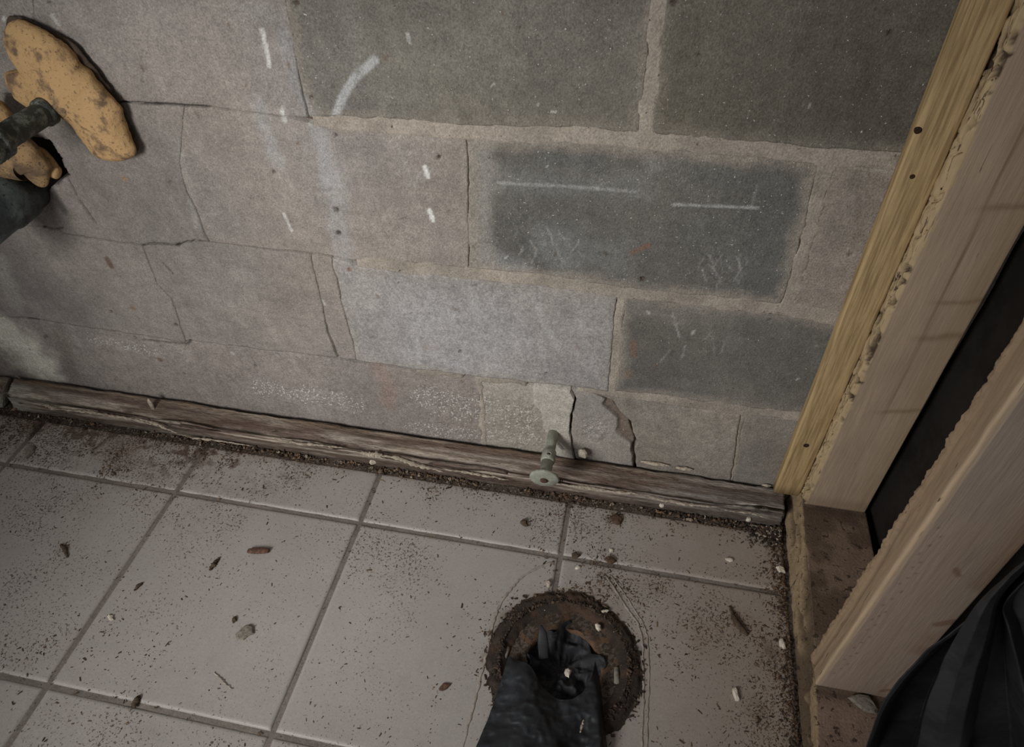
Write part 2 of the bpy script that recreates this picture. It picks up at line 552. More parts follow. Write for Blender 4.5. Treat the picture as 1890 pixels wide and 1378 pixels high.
SMEARS = [
    ([(483, 55), (490, 85), (497, 122)], 4.5, (172, 170, 166), 0.85, 0.4, 0.2), ([(690, 112), (655, 143), (632, 180), (617, 220)], 9, (150, 150, 150), 0.85, 0.5, 0.3),
    ([(475, 185), (490, 240), (512, 300)], 17, (134, 132, 131), 0.65, 0.8, 0.4), ([(612, 320), (622, 400), (640, 490)], 24, (136, 134, 134), 0.6, 1.0, 0.4),
    ([(590, 240), (604, 330)], 16, (136, 136, 138), 0.5, 0.9, 0.2), ([(525, 60), (545, 160), (580, 215)], 14, (118, 118, 118), 0.6, 0.9, 0.1),
    ([(784, 308), (790, 326)], 4.5, (178, 176, 172), 0.95, 0.4, 0), ([(792, 388), (799, 406)], 4.5, (178, 176, 172), 0.95, 0.4, 0),
    ([(524, 394), (538, 426)], 3.5, (165, 162, 158), 0.7, 0.5, 0), ([(520, 205), (525, 222)], 5, (170, 168, 164), 0.85, 0.4, 0),
    ([(920, 337), (1040, 343), (1170, 353)], 4, (152, 150, 147), 0.6, 0.6, 0.5), ([(1243, 377), (1320, 380), (1398, 383)], 4, (150, 149, 146), 0.7, 0.6, 0.4),
    ([(752, 62), (757, 80)], 3.5, (150, 149, 145), 0.7, 0.4, 0), ([(1398, 340), (1385, 385)], 4, (130, 128, 122), 0.35, 0.8, 0),
    ([(1197, 452), (1165, 466)], 6, (100, 74, 60), 0.7, 0.7, 0), ([(1169, 632), (1170, 655)], 8, (98, 76, 62), 0.7, 0.7, 0), ([(1160, 690)], 13, (110, 88, 68), 0.5, 0.9, 0),
    ([(198, 478), (205, 492)], 6, (80, 62, 52), 0.85, 0.6, 0), ([(295, 664)], 6, (80, 62, 48), 0.8, 0.6, 0), ([(645, 496)], 6, (98, 66, 50), 0.8, 0.6, 0),
    ([(245, 568)], 5, (104, 82, 64), 0.7, 0.7, 0), ([(785, 640)], 8, (122, 104, 88), 0.6, 0.7, 0), ([(700, 678), (716, 710), (714, 745)], 17, (118, 100, 90), 0.55, 0.9, 0.2),
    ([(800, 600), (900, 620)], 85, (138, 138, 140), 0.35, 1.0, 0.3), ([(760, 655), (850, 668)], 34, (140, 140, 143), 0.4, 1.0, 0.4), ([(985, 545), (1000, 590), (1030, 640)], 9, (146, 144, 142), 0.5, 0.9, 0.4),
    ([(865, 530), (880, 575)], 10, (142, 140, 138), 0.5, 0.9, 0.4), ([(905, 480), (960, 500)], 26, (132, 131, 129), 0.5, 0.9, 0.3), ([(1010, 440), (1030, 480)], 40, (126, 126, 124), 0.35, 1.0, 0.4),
    ([(888, 275), (890, 380), (890, 490)], 30, (126, 121, 114), 0.7, 0.8, 0.2), ([(930, 330), (1180, 345)], 34, (112, 111, 108), 0.4, 1.0, 0.3), ([(1210, 300)], 26, (116, 115, 112), 0.4, 1.0, 0.3),
    ([(0, 610), (40, 640), (70, 672)], 46, (186, 184, 172), 0.85, 0.8, 0.1), ([(20, 470), (60, 520), (130, 570)], 52, (88, 84, 80), 0.6, 0.8, 0.1), ([(110, 610), (130, 690)], 18, (92, 84, 77), 0.5, 0.8, 0),
    ([(0, 480), (25, 560)], 16, (128, 126, 120), 0.6, 0.8, 0), ([(330, 260), (365, 420)], 8, (128, 124, 120), 0.4, 0.9, 0.2), ([(270, 300), (290, 440)], 10, (94, 89, 85), 0.35, 0.9, 0),
    ([(1290, 320), (1440, 335)], 30, (80, 79, 75), 0.5, 1.0, 0), ([(1300, 430), (1440, 440)], 60, (80, 79, 74), 0.45, 1.0, 0), ([(1010, 290), (1100, 300)], 22, (82, 82, 79), 0.45, 1.0, 0),
    ([(1180, 575), (1330, 590)], 28, (116, 112, 105), 0.35, 1.0, 0.2), ([(1570, 305), (1650, 316)], 7, (136, 131, 122), 0.6, 0.6, 0), ([(230, 330)], 5, (120, 92, 62), 0.7, 0.6, 0),
    ([(95, 28), (108, 45)], 4, (150, 148, 144), 0.7, 0.5, 0), ([(700, 250), (830, 262)], 9, (136, 130, 123), 0.4, 0.9, 0.3), ([(730, 262), (760, 330)], 5, (134, 130, 124), 0.35, 0.9, 0.3),
    ([(120, 390), (95, 350), (80, 345)], 9, (56, 54, 51), 0.75, 0.7, 0), ([(1000, 640), (1010, 690)], 5, (146, 145, 145), 0.4, 0.9, 0.4), ([(770, 580), (774, 670)], 6, (146, 145, 146), 0.35, 0.9, 0.4),
    ([(1130, 470), (1060, 455)], 60, (112, 112, 109), 0.3, 1.0, 0.3), ([(640, 20), (660, 120)], 24, (106, 104, 98), 0.4, 1.0, 0), ([(460, 20), (500, 30)], 26, (118, 115, 111), 0.4, 1.0, 0),
]
_r = random.Random(4)
for _cx, _cy, _n, _sp in ((1335, 490, 16, 42), (1010, 450, 14, 60), (880, 560, 8, 40), (1000, 600, 8, 50), (770, 290, 8, 50), (1290, 610, 8, 60), (930, 640, 10, 80)):
    for _i in range(_n):
        _x, _y, _a, _l = _cx + _r.uniform(-_sp, _sp), _cy + _r.uniform(-_sp * .6, _sp * .6), _r.uniform(0.9, 2.3), _r.uniform(8, 34)
        SMEARS.append(([(_x, _y), (_x + _l * .5 * math.cos(_a) + _r.uniform(-4, 4), _y + _l * .5 * math.sin(_a)), (_x + _l * math.cos(_a), _y + _l * math.sin(_a))], 1.8, (150, 148, 146), _r.uniform(.2, .5), 0.9, 0.4))
for _i in range(70):
    _x, _y = _r.uniform(0, 1600), _r.uniform(0, 760)
    SMEARS.append(([(_x, _y), (_x + _r.uniform(-5, 5), _y + _r.uniform(-4, 8))], _r.uniform(1.8, 3.6), _r.choice([(72, 64, 58), (66, 56, 50), (160, 157, 152), (90, 70, 58)]), _r.uniform(.4, .8), 0.6, 0))
PITS = [(545, 5, 6), (620, 387, 7), (505, 318, 6), (1186, 515, 5), (1243, 5, 6), (625, 430, 5), (575, 180, 4), (1642, 62, 4), (1510, 375, 3), (1140, 560, 4),
        (1290, 100, 4), (620, 250, 3), (810, 290, 3), (958, 52, 3), (1010, 688, 3), (205, 575, 4), (325, 600, 4), (340, 690, 3), (470, 676, 4), (1420, 590, 3), (1570, 470, 3)]
CRACKS = [  # hairlines across faces: (photograph points, half width in m, depth in m)
    ([(225, 188), (300, 192), (385, 197)], 0.0006, 0.002), ([(125, 330), (150, 375), (175, 410)], 0.0007, 0.003), ([(262, 453), (285, 449), (325, 453), (345, 446), (372, 445)], 0.0007, 0.003),
    ([(300, 485), (320, 506)], 0.0006, 0.002), ([(80, 418), (100, 424), (118, 420)], 0.0006, 0.002), ([(265, 628), (300, 632), (345, 636), (352, 628)], 0.0010, 0.004),
    ([(1030, 812), (1040, 826)], 0.0012, 0.004), ([(0, 585), (40, 586), (70, 590)], 0.0006, 0.002),
]
HOLE = wl([(-60, 262), (20, 262), (75, 254), (95, 262), (108, 280), (118, 305), (129, 326), (108, 334), (84, 352), (60, 366), (0, 400), (-60, 440)])
HOLE_C = HOLE.mean(0)


def face_colour(x, z, base, seed):
    if base == 'left':      # one continuous skim coat over the left half
        c = mix(np.broadcast_to(lin((108, 102, 97)), x.shape + (3,)), lin((117, 110, 104)), sstep(-0.6, -0.12, x))
        c = mix(c, lin((116, 108, 103)), sstep(0.21, 0.18, z) * 0.6)
    else:
        c = np.broadcast_to(lin(base), x.shape + (3,)).copy()
    n = fbm(x, z, 9, 5, 11)[..., None]
    c = c * (0.74 + 0.52 * n)
    n2 = fbm(x * 0.6, z * 2.2, 30, 3, seed + 3)
    c = c * (0.92 + 0.16 * n2)[..., None]
    st = fbm(x + 0.25 * z, z * 0.10, 55, 3, 19)          # faint streaks that run down the wall
    c = c * (0.90 + 0.20 * st)[..., None]
    # warm / cool drift of the surface
    w = fbm(x, z, 5, 3, 91) - 0.5
    c = c * np.stack([1 + 0.05 * w, 1 + 0.0 * w, 1 - 0.07 * w], -1)
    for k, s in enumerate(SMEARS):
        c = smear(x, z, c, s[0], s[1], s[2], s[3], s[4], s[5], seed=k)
    return c


def face_relief(x, z, seed, rough=0.0006):
    y = (fbm(x, z, 60, 3, seed) - 0.5) * rough * 2 + (fbm(x, z, 7, 2, seed + 9) - 0.5) * 0.0008
    return y


def face_details(x, z, y, c, msk):
    for px, py, r in PITS:
        q = W(px, py); s = r * 0.0008
        d = np.hypot(x - q[0], z - q[2]) + (fbm(x, z, 150, 2, 4) - 0.5) * s
        w = 1 - sstep(s * 0.4, s * 1.1, d)
        y = y + 0.004 * w
        c = mix(c, lin((54, 43, 36)), w * 0.85)
    for p, hw, dep in CRACKS:
        d = pdist(x, z, wl(p)) + (fbm(x, z, 90, 2, 8) - 0.5) * 0.002
        w = 1 - sstep(hw, hw * 2.6, d)
        y = y + dep * w
        c = mix(c, lin((46, 42, 39)), w * 0.7)
    # broken hole round the drain
    ins = inpoly(x + (fbm(x, z, 70, 2, 2) - .5) * 0.006, z + (fbm(x, z, 70, 2, 3) - .5) * 0.006, HOLE)
    y = np.where(ins, 0.055, y)
    c = np.where(ins[..., None], lin((40, 35, 31)), c)
    return y, c, msk


def make_block(name, L, R, B, T, base, seed, step=0.0023, off=0.0, light=0.1, darkm=0.12, edge=0.0, hook=None, rnd=0.0010, wob=0.0012):
    """L, R: joint names or numbers; B, T: functions of x for the lower and upper edges"""
    zc0 = 0.5 * (B(0.0) + T(0.0))
    def lx(z):
        return vj(L, z) + vgap(L, z) if isinstance(L, str) else np.full(np.shape(z), float(L))
    def rx(z):
        return vj(R, z) - vgap(R, z) if isinstance(R, str) else np.full(np.shape(z), float(R))
    wd = float(np.mean(rx(np.array([zc0]))) - np.mean(lx(np.array([zc0]))))
    ht = float(T(0.5 * (np.mean(lx(np.array([zc0]))) + np.mean(rx(np.array([zc0]))))) - B(0.5 * (np.mean(lx(np.array([zc0]))) + np.mean(rx(np.array([zc0]))))))
    nx = max(8, int(abs(wd) / step)); nz = max(8, int(abs(ht) / step))
    u, v = np.meshgrid(np.linspace(0, 1, nx), np.linspace(0, 1, nz))
    z = np.full(u.shape, zc0); x = u * 0
    for _ in range(3):
        xl, xr = lx(z), rx(z)
        xl = xl + (fbm(z * 0 + 3.1, z, 60, 2, seed) - .5) * wob * 2
        xr = xr + (fbm(z * 0 + 7.7, z, 60, 2, seed + 1) - .5) * wob * 2
        x = xl + (xr - xl) * u
        zb, zt = B(x), T(x)
        zb = zb + (fbm(x, x * 0 + 1.3, 60, 2, seed + 2) - .5) * wob * 2
        zt = zt + (fbm(x, x * 0 + 5.9, 60, 2, seed + 4) - .5) * wob * 2
        z = zb + (zt - zb) * v
    d = np.minimum(np.minimum(u, 1 - u) * abs(wd), np.minimum(v, 1 - v) * abs(ht))
    y = face_relief(x, z, seed) + off + rnd * np.clip(1 - d / (rnd * 1.2), 0, 1) ** 2
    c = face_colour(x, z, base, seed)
    if edge:
        c = mix(c, lin((126, 118, 108)), edge * (1 - sstep(-0.004, 0.016, d - 0.016 * (fbm(x, z, 28, 3, seed + 40) - .3))))
    msk = np.zeros(x.shape + (3,)); msk[..., 0] = darkm; msk[..., 1] = light
    agg = 0
    for p, hw in (([(800, 740), (960, 770)], 60), ([(760, 790), (980, 810)], 26), ([(170, 625), (290, 650)], 22), ([(480, 715), (650, 745)], 34), ([(1100, 790)], 40)):
        q = wl(p); s = hw * 0.0009
        agg = np.maximum(agg, 1 - sstep(0.4, 1.2, pdist(x, z, q) / s + (fbm(x, z, 30, 3, 6) - .5) * .6))
    msk[..., 1] = np.maximum(msk[..., 1], agg * 0.95)
    y = y + agg * (fbm(x, z, 220, 2, 12) - 0.5) * 0.0035
    if hook: y, c, msk = hook(x, z, y, c, msk)
    y, c, msk = face_details(x, z, y, c, msk)
    P = np.stack([x, y, z], -1)
    me = slab(P, c, msk, (0, 0.03, 0), flip=False)
    return link(name, me, M_BLOCK, parent=wall)


wall = None
# mortar bed behind the blocks
nx, nz = int((XR - XL) / 0.003), int(0.9 / 0.003)
gx, gz = np.meshgrid(np.linspace(XL, XR, nx), np.linspace(-0.01, 0.885, nz))
wj = np.full(gx.shape, -1.0)              # signed closeness to the wide mortar joints
jn = (fbm(gx, gz, 45, 3, 78) - 0.42) * 0.009
for k_, g_ in (('A', gapA), ('B', gapB), ('C', gapC)):
    wj = np.maximum(wj, np.where(g_(gx) > 0.0042, g_(gx) + 0.0022 + jn - np.abs(gz - bed(k_, gx)), -1))
for k_ in ('a2', 'b3', 'c4', 'd1', 'd4'):
    q_, g_ = VJL[k_]
    wj = np.maximum(wj, np.where((gz > q_[0, 1] - .004) & (gz < q_[-1, 1] + .004), g_ + 0.0018 + jn - np.abs(gx - vj(k_, gz)), -1))
gy = 0.0060 - 0.0064 * sstep(-0.0025, 0.0015, wj) + (fbm(gx, gz, 50, 3, 77) - .5) * 0.0009
gc = np.broadcast_to(lin((126, 118, 108)), gx.shape + (3,)).copy() * (0.70 + 0.6 * fbm(gx, gz, 30, 4, 50))[..., None]
gc = mix(gc, gc * np.array([0.93, 0.93, 0.93]), sstep(0.0, 0.45, gx))
gk = np.zeros(gx.shape + (3,)); gk[..., 0] = 0.25; gk[..., 1] = 0.25
# narrow open joints on the left and along bed C are deep, with dirt and gap shadow in their dark colour
narrow = np.zeros(gx.shape)
for k, g in (('A', gapA), ('B', gapB), ('C', gapC)):
    narrow = np.maximum(narrow, (np.abs(gz - bed(k, gx)) < 0.012) * (g(gx) < 0.0042))
for k in ('a0', 'a1', 'b0', 'b1', 'b2', 'c1', 'c2', 'd2', 'd3'):
    q, g = VJL[k]
    narrow = np.maximum(narrow, (np.abs(gx - vj(k, gz)) < 0.012) * (gz > q[0, 1] - .005) * (gz < q[-1, 1] + .005))
narrow = narrow * (wj < -0.0005)
gy = np.maximum(gy, narrow * 0.011)
gc = mix(gc, lin((62, 53, 47)), narrow * 0.95)
ins = inpoly(gx, gz, HOLE)
gy = np.where(ins, 0.07, gy)
low = sstep(0.2, 0.18, gz)
me = slab(np.stack([gx, gy, gz], -1), gc, gk, (0, 0.09, 0))
wall = link('wall_back', me, M_MORTAR, label='cracked concrete block wall behind the bathroom corner', kind='structure')

TOP = lambda x: np.full(np.shape(x), 0.875)
BOT = lambda x: np.full(np.shape(x), -0.005)
up = lambda k, g: (lambda x: bed(k, x) + g(x))
dn = lambda k, g: (lambda x: bed(k, x) - g(x))
A_up, A_dn = up('A', gapA), dn('A', gapA)
B_up, B_dn = up('B', gapB), dn('B', gapB)
C_up, C_dn = up('C', gapC), dn('C', gapC)

LEFT = dict(rnd=0.0003, wob=0.0)
make_block('concrete_block', XL, 'a0', A_up, TOP, 'left', 11, **LEFT)
make_block('concrete_block', 'a0', 'a1', A_up, TOP, 'left', 12, **LEFT)
make_block('concrete_block', 'a1', 'a2', A_up, TOP, (93, 89, 82), 13, off=-0.0004, light=0.42, darkm=0.2, edge=0.35, rnd=0.0005)
make_block('concrete_block', 'a2', XR, A_up, TOP, (79, 75, 67), 14, off=-0.0003, light=0.42, darkm=0.2, edge=0.3, rnd=0.0005)
make_block('concrete_block', XL, 'b1', B_up, A_dn, 'left', 16, **LEFT)
make_block('concrete_block', 'b1', 'b2', B_up, A_dn, 'left', 17, light=0.25, edge=0.25, **LEFT)
make_block('concrete_block', 'b2', 'b3', B_up, A_dn, (83, 81, 77), 18, off=-0.0003, light=0.46, darkm=0.2, edge=0.65, rnd=0.0005, step=0.0017)
make_block('concrete_block', 'b3', XR, B_up, A_dn, (112, 104, 96), 19, light=0.25, edge=0.3, rnd=0.0005)
make_block('concrete_block', XL, 'c1', C_up, B_dn, 'left', 21, **LEFT)
make_block('concrete_block', 'c1', 'c2', C_up, B_dn, 'left', 22, **LEFT)
make_block('joint_filler', 'c2', 'c3', C_up, B_dn, 'left', 23, off=0.0002, **LEFT)
make_block('concrete_block', 'c3', 'c4', C_up, B_dn, (122, 118, 115), 24, off=-0.0012, light=0.36, edge=0.3, rnd=0.0005)
make_block('concrete_block', 'c4', XR, C_up, B_dn, (86, 83, 78), 25, light=0.4, darkm=0.2, edge=0.45, rnd=0.0005)

PATCH = wl([(985, 725), (987, 742), (996, 752), (1003, 768), (1002, 782), (1009, 795), (1018, 800), (1016, 830), (1050, 850), (1100, 850), (1100, 700), (985, 705)])


def patch_hook(x, z, y, c, msk):
    """smooth mortar patch standing proud round the pipe"""
    w = inpoly(x + (fbm(x, z, 80, 2, 21) - .5) * 0.004, z, PATCH)
    y = np.where(w, -0.0050 + (fbm(x, z, 40, 2, 5) - .5) * 0.0015, y)
    c = np.where(w[..., None], lin((143, 138, 130)) * (0.88 + 0.24 * fbm(x, z, 25, 3, 71))[..., None], c)
    msk = np.where(w[..., None], np.array([0.08, 0.05, 0.0]), msk)
    return y, c, msk


CHIP = VJL['d3'][0]


def chip_hook(x, z, y, c, msk):
    """spalled brown band beside the crack"""
    d = vj('d3', z) - x
    zt = sstep(0.085, 0.11, z) * sstep(0.205, 0.17, z)
    wdt = 0.004 + 0.016 * zt * fbm(x, z, 35, 2, 9) * 1.6
    w = 1 - sstep(wdt * 0.7, wdt * 1.15, d)
    y = y + 0.006 * w
    c = mix(c, lin((88, 76, 66)), w * 0.85)
    return y, c, msk


make_block('concrete_block', XL, 'd1', BOT, C_dn, 'left', 31, light=0.2, off=0.0008, rnd=0.0005, wob=0.0)
make_block('block_fragment', 'd1', 'd2', BOT, C_dn, (128, 122, 114), 32, light=0.15, off=0.0012, hook=patch_hook, step=0.0017)
make_block('block_fragment', 'd2', 'd3', BOT, C_dn, (126, 120, 114), 33, light=0.22, off=0.0, hook=chip_hook, step=0.0015)
make_block('block_fragment', 'd3', 'd4', BOT, C_dn, (116, 109, 101), 34, light=0.15, off=-0.002, step=0.0018)
make_block('concrete_block', 'd4', XR, BOT, C_dn, (110, 104, 97), 35, light=0.15)

# ------------------------------------------------------------------ floor
TS, TX, TY = 0.330, -0.5285, -0.1713
FC = np.array([0.160, -0.338])           # centre of the drain opening
FRI = 0.052                              # bore of the closet flange


def dirt_density(x, y):
    d = 0.10 + 0.30 * np.clip(fbm(x, y, 7, 3, 61) - 0.42, 0, 1)
    back = np.exp(-np.clip(-(y + 0.06), 0, 9) / 0.02) * 0.55
    lf = np.exp(-np.clip(-(y + 0.06), 0, 9) / 0.075) * sstep(-0.28, -0.55, x) * (0.3 + 1.2 * np.clip(fbm(x, y, 14, 3, 62) - 0.28, 0, 1))
    for p, s, a in (((215, 835), 0.035, .8), ((255, 800), 0.03, .8), ((90, 770), 0.035, .6), ((60, 790), 0.03, .5), ((230, 860), .02, .5), ((390, 1040), .014, .45), ((120, 1010), .012, .5), ((400, 935), .012, .35),
                    ((1360, 1145), .02, .5), ((1300, 1160), .03, .35), ((1215, 1080), .02, .5), ((1420, 1200), .03, .5), ((1400, 1310), .02, .4), ((1130, 960), .012, .5), ((1120, 1075), .05, .45), ((800, 915), .03, .18), ((1330, 1220), .06, .2), ((980, 965), .01, .5)):
        q = F(*p)
        lf = lf + a * np.exp(-((x - q[0]) ** 2 + (y - q[1]) ** 2) / (s * s))
    rt = np.exp(-np.clip(0.468 - x, 0, 9) / 0.028) * 0.55
    r = np.hypot(x - FC[0], y - FC[1])
    rg = np.exp(-np.clip(r - 0.095, 0, 9) / 0.014) * 0.7
    return np.clip(d + back + lf + rt + rg, 0, 1.2)


def snap_hole(x, y, r0, step):
    d = np.hypot(x - FC[0], y - FC[1])
    ang = np.arctan2(y - FC[1], x - FC[0])
    rr = r0 + 0.004 * np.sin(3 * ang + 1) + 0.002 * np.sin(11 * ang)
    near = np.abs(d - rr) < step * 0.75
    k = np.where(near, rr / np.maximum(d, 1e-6), 1.0)
    x2 = FC[0] + (x - FC[0]) * k; y2 = FC[1] + (y - FC[1]) * k
    keep = (d > rr) | near
    return x2, y2, keep


gx, gy = np.meshgrid(np.arange(-1.3, 0.60, 0.004), np.arange(-0.86, 0.006, 0.004))
d0 = np.hypot(gx - FC[0], gy - FC[1])
gz = -0.0022 + (fbm(gx, gy, 60, 3, 41) - .5) * 0.0016
gc = np.broadcast_to(lin((96, 89, 83)), gx.shape + (3,)).copy() * (0.75 + 0.5 * fbm(gx, gy, 18, 4, 42))[..., None]
dd = dirt_density(gx, gy)
gc = mix(gc, lin((62, 52, 44)), np.clip(dd * 1.3 - 0.25 + 0.6 * (fbm(gx, gy, 12, 3, 43) - .5), 0, 0.9))
gap = sstep(-0.075, -0.066, gy)
gc = mix(gc, lin((66, 56, 47)), gap * 0.85)
gk = np.zeros(gx.shape + (3,)); gk[..., 0] = np.clip(dd, 0.2, 0.9); gk[..., 1] = 0.1 + 0.5 * gap
x2, y2, keep = snap_hole(gx, gy, FRI + 0.004, 0.004)
P = np.stack([x2, y2, gz], -1)
me = slab(P, gc, gk, (0, 0, -0.08), keep=keep)
floor = link('floor', me, M_GROUT, label='grout bed and slab under the tiles', kind='structure')


def make_tile(x0, x1, y0, y1, seed, step=0.0028):
    g = 0.0034
    x0 += g; x1 -= g; y0 += g; y1 -= g
    nx = max(4, int((x1 - x0) / step)); ny = max(4, int((y1 - y0) / step))
    x, y = np.meshgrid(np.linspace(x0, x1, nx), np.linspace(y0, y1, ny))
    d = np.minimum(np.minimum(x - x0, x1 - x), np.minimum(y - y0, y1 - y))
    z = 0.0 + (fbm(x, y, 8, 2, seed) - .5) * 0.0010 - 0.0022 * np.clip(1 - d / 0.004, 0, 1) ** 2 + (seed % 3 - 1) * 0.0003
    c = np.broadcast_to(lin((131, 125, 120)), x.shape + (3,)).copy() * (0.90 + 0.2 * fbm(x, y, 6, 4, 55))[..., None]
    dd = dirt_density(x, y)
    c = mix(c, lin((96, 80, 66)), np.clip(0.55 * (dd - 0.28) + 0.5 * (fbm(x, y, 40, 4, 56) - .5), 0, 0.5))
    c = mix(c, lin((112, 98, 85)), 0.5 * sstep(0.12, 0.42, x))
    cl = np.exp(-np.clip(-(y + 0.06), 0, 9) / 0.06) * sstep(-0.25, -0.5, x) * 1.1 + np.clip(dd - 0.3, 0, 1) * 0.9
    cl = cl * sstep(0.47, 0.58, fbm(x + 0.4 * y, y * 0.8, 110, 4, 59)) * sstep(0.38, 0.6, fbm(x, y, 22, 3, 60))
    c = mix(c, lin((66, 52, 42)), np.clip(cl, 0, 0.85))
    # drain surround: rust-tinted halo
    r = np.hypot(x - FC[0], y - FC[1])
    c = mix(c, lin((70, 54, 42)), np.clip(1.2 - (r - 0.085) / 0.022 + (fbm(x, y, 40, 3, 57) - .5) * 1.6, 0, 0.85))
    # clean outline where the fixture stood
    msk = np.zeros(x.shape + (3,)); msk[..., 0] = np.clip(0.37 + dd * 0.45 + 0.9 * (fbm(x, y, 9, 3, 58) - .5), 0.14, 0.85); msk[..., 1] = 0.05
    keep = None
    if (x1 > FC[0] - .11) and (x0 < FC[0] + .11) and (y1 > FC[1] - .11) and (y0 < FC[1] + .11):
        x, y, keep = snap_hole(x, y, 0.092, step)
    P = np.stack([x, y, z], -1)
    return link('tile', slab(P, c, msk, (0, 0, -0.006), keep=keep), M_TILE, parent=floor)


k = 0
for col in range(-2, 4):
    xa, xb = TX + col * TS, TX + (col + 1) * TS
    xb = min(xb, 0.4745)
    if col == 2: xb = 0.4745
    if xa > 0.46: continue
    for (ya, yb) in ((TY, -0.064), (TY - TS, TY), (TY - 2 * TS, TY - TS)):
        make_tile(xa, xb, ya, yb, 100 + k); k += 1

# ------------------------------------------------------------------ rotten plate along the wall
BP_F = -0.054


def plate_sections(x0, x1, n, seed, ends=True):
    xs = np.linspace(x0, x1, n)
    prof = []   # (y, z) round the section, starting at the wall foot
    for z in np.linspace(0.0, 0.040, 6): prof.append((-0.008, z))
    for t in np.linspace(0.08, 1, 12): prof.append((-0.008 + (BP_F + 0.008) * t, 0.040 - 0.007 * t))
    for t in np.linspace(0.12, 1, 9): prof.append((BP_F, 0.033 * (1 - t)))
    for t in np.linspace(0.2, 0.8, 4): prof.append((BP_F * (1 - t), 0.0))
    prof = np.array(prof); N = len(prof)
    S = np.zeros((n, N, 3)); C = np.zeros((n, N, 3)); K = np.zeros((n, N, 3))
    s = np.arange(N) / N
    X = np.repeat(xs[:, None], N, 1); Sg = np.repeat(s[None], n, 0)
    Y = np.repeat(prof[None, :, 0], n, 0).copy(); Z = np.repeat(prof[None, :, 1], n, 0).copy()
    front = (Y < BP_F + 0.001)
    top = (~front) & (Z > 0.028) & (Y < -0.0085)
    Y = Y + (Y > -0.0085) * (Z > 0.01) * (0.010 * (fbm(X, X * 0, 22, 3, seed + 21) - 0.55))
    # stringy decay along the grain
    gr = fbm(X * 0.12, Sg, 60, 3, seed); bl = fbm(X, Sg * 0.5, 9, 4, seed + 1)
    rot = np.clip(bl - 0.42, 0, 1) * 2.2
    Z = Z - top * (0.008 * rot * gr + 0.004 * (gr - 0.4))
    edge = np.exp(-((Y - BP_F) ** 2) / 0.0003)
    Z = Z - top * edge * 0.020 * fbm(X, X * 0, 18, 4, seed + 7) ** 1.3
    Y = Y + front * (0.003 + 0.012 * rot * fbm(X * 0.2, Sg, 40, 2, seed + 3)) * (Z > 0.001)
    # colours: dark brown core, grey weathering, pale torn fibre
    c = np.broadcast_to(lin((90, 78, 69)), X.shape + (3,)).copy()
    c = mix(c, lin((130, 120, 111)), sstep(0.45, 0.65, fbm(X * 0.25, Sg, 26, 3, seed + 11)) * 0.8)
    c = mix(c, lin((70, 54, 46)), sstep(0.5, 0.66, fbm(X * 0.3, Sg, 18, 3, seed + 12)) * 0.75)
    pale = sstep(0.54, 0.68, fbm(X * 0.2, Sg, 34, 3, seed + 13)) * np.clip(edge * 1.3 + 0.15, 0, 1)
    c = mix(c, lin((158, 148, 134)), pale * 0.85)
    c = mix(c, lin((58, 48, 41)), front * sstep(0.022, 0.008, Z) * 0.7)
    c = mix(c, lin((112, 94, 74)), sstep(-0.022, -0.008, Y) * top * 0.45)
    # the part left of the pipe is browner, the right end greyer
    c = mix(c, c * np.array([0.92, 0.98, 1.06]), sstep(0.15, 0.4, X))
    K[..., 0] = 0.3; K[..., 1] = 0.12
    S[..., 0], S[..., 1], S[..., 2] = X, Y, np.maximum(Z, 0.0005)
    return S, c, K


S, c, K = plate_sections(-0.948, 0.470, 430, 201)
S[0, :, 0] += 0.010 * np.linspace(0, 1, S.shape[1]); S[:6, :, 1] = S[:6, :, 1] * np.linspace(0.8, 1, 6)[:, None]
wf = sstep(-0.86, -0.94, S[..., 0]) * sstep(-0.012, -0.03, S[..., 1])
c = mix(c, lin((150, 148, 138)), wf * (0.35 + 0.6 * fbm(S[..., 0], S[..., 1] * 3, 25, 2, 3)))
# lean the left end like the broken board
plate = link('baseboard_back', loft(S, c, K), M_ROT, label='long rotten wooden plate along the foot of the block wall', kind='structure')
S, c, K = plate_sections(-1.25, -0.966, 90, 240)
c = mix(c, lin((152, 148, 138)), sstep(0.35, 0.6, fbm(S[..., 0] * .4, S[..., 1], 40, 3, 9)) * 0.8)
S[..., 2] *= 0.95
S[-1, :, 0] += 0.008 * np.sin(np.linspace(0, 9, S.shape[1]))
link('baseboard_back_stub', loft(S, c, K), M_ROT, label='short broken end piece of pale rotten plate at the wall foot', kind='structure')


def splinter(parent, a, b, w, h, mat, name='splinter', seed=0, n=30):
    a = np.asarray(a, float); b = np.asarray(b, float)
    t = np.linspace(0, 1, n)
    path = a + np.outer(t, b - a)
    r = np.random.default_rng(seed)
    path[:, 1] += np.cumsum(r.normal(0, 0.0006, n)); path[:, 2] += 0.002 * np.sin(t * np.pi * 1.5 + seed) * h / 0.003
    rad = w * np.clip(np.sin(np.pi * (0.06 + 0.88 * t)), 0.1, 1) * (0.3 + 1.1 * r.random(n))
    S = tube_sections(path, rad, 8, (1.0, 0.7 * h / w))
    return link(name, loft(S, np.tile([.3, .3, .3], (n, 8, 1))), mat, parent=parent)


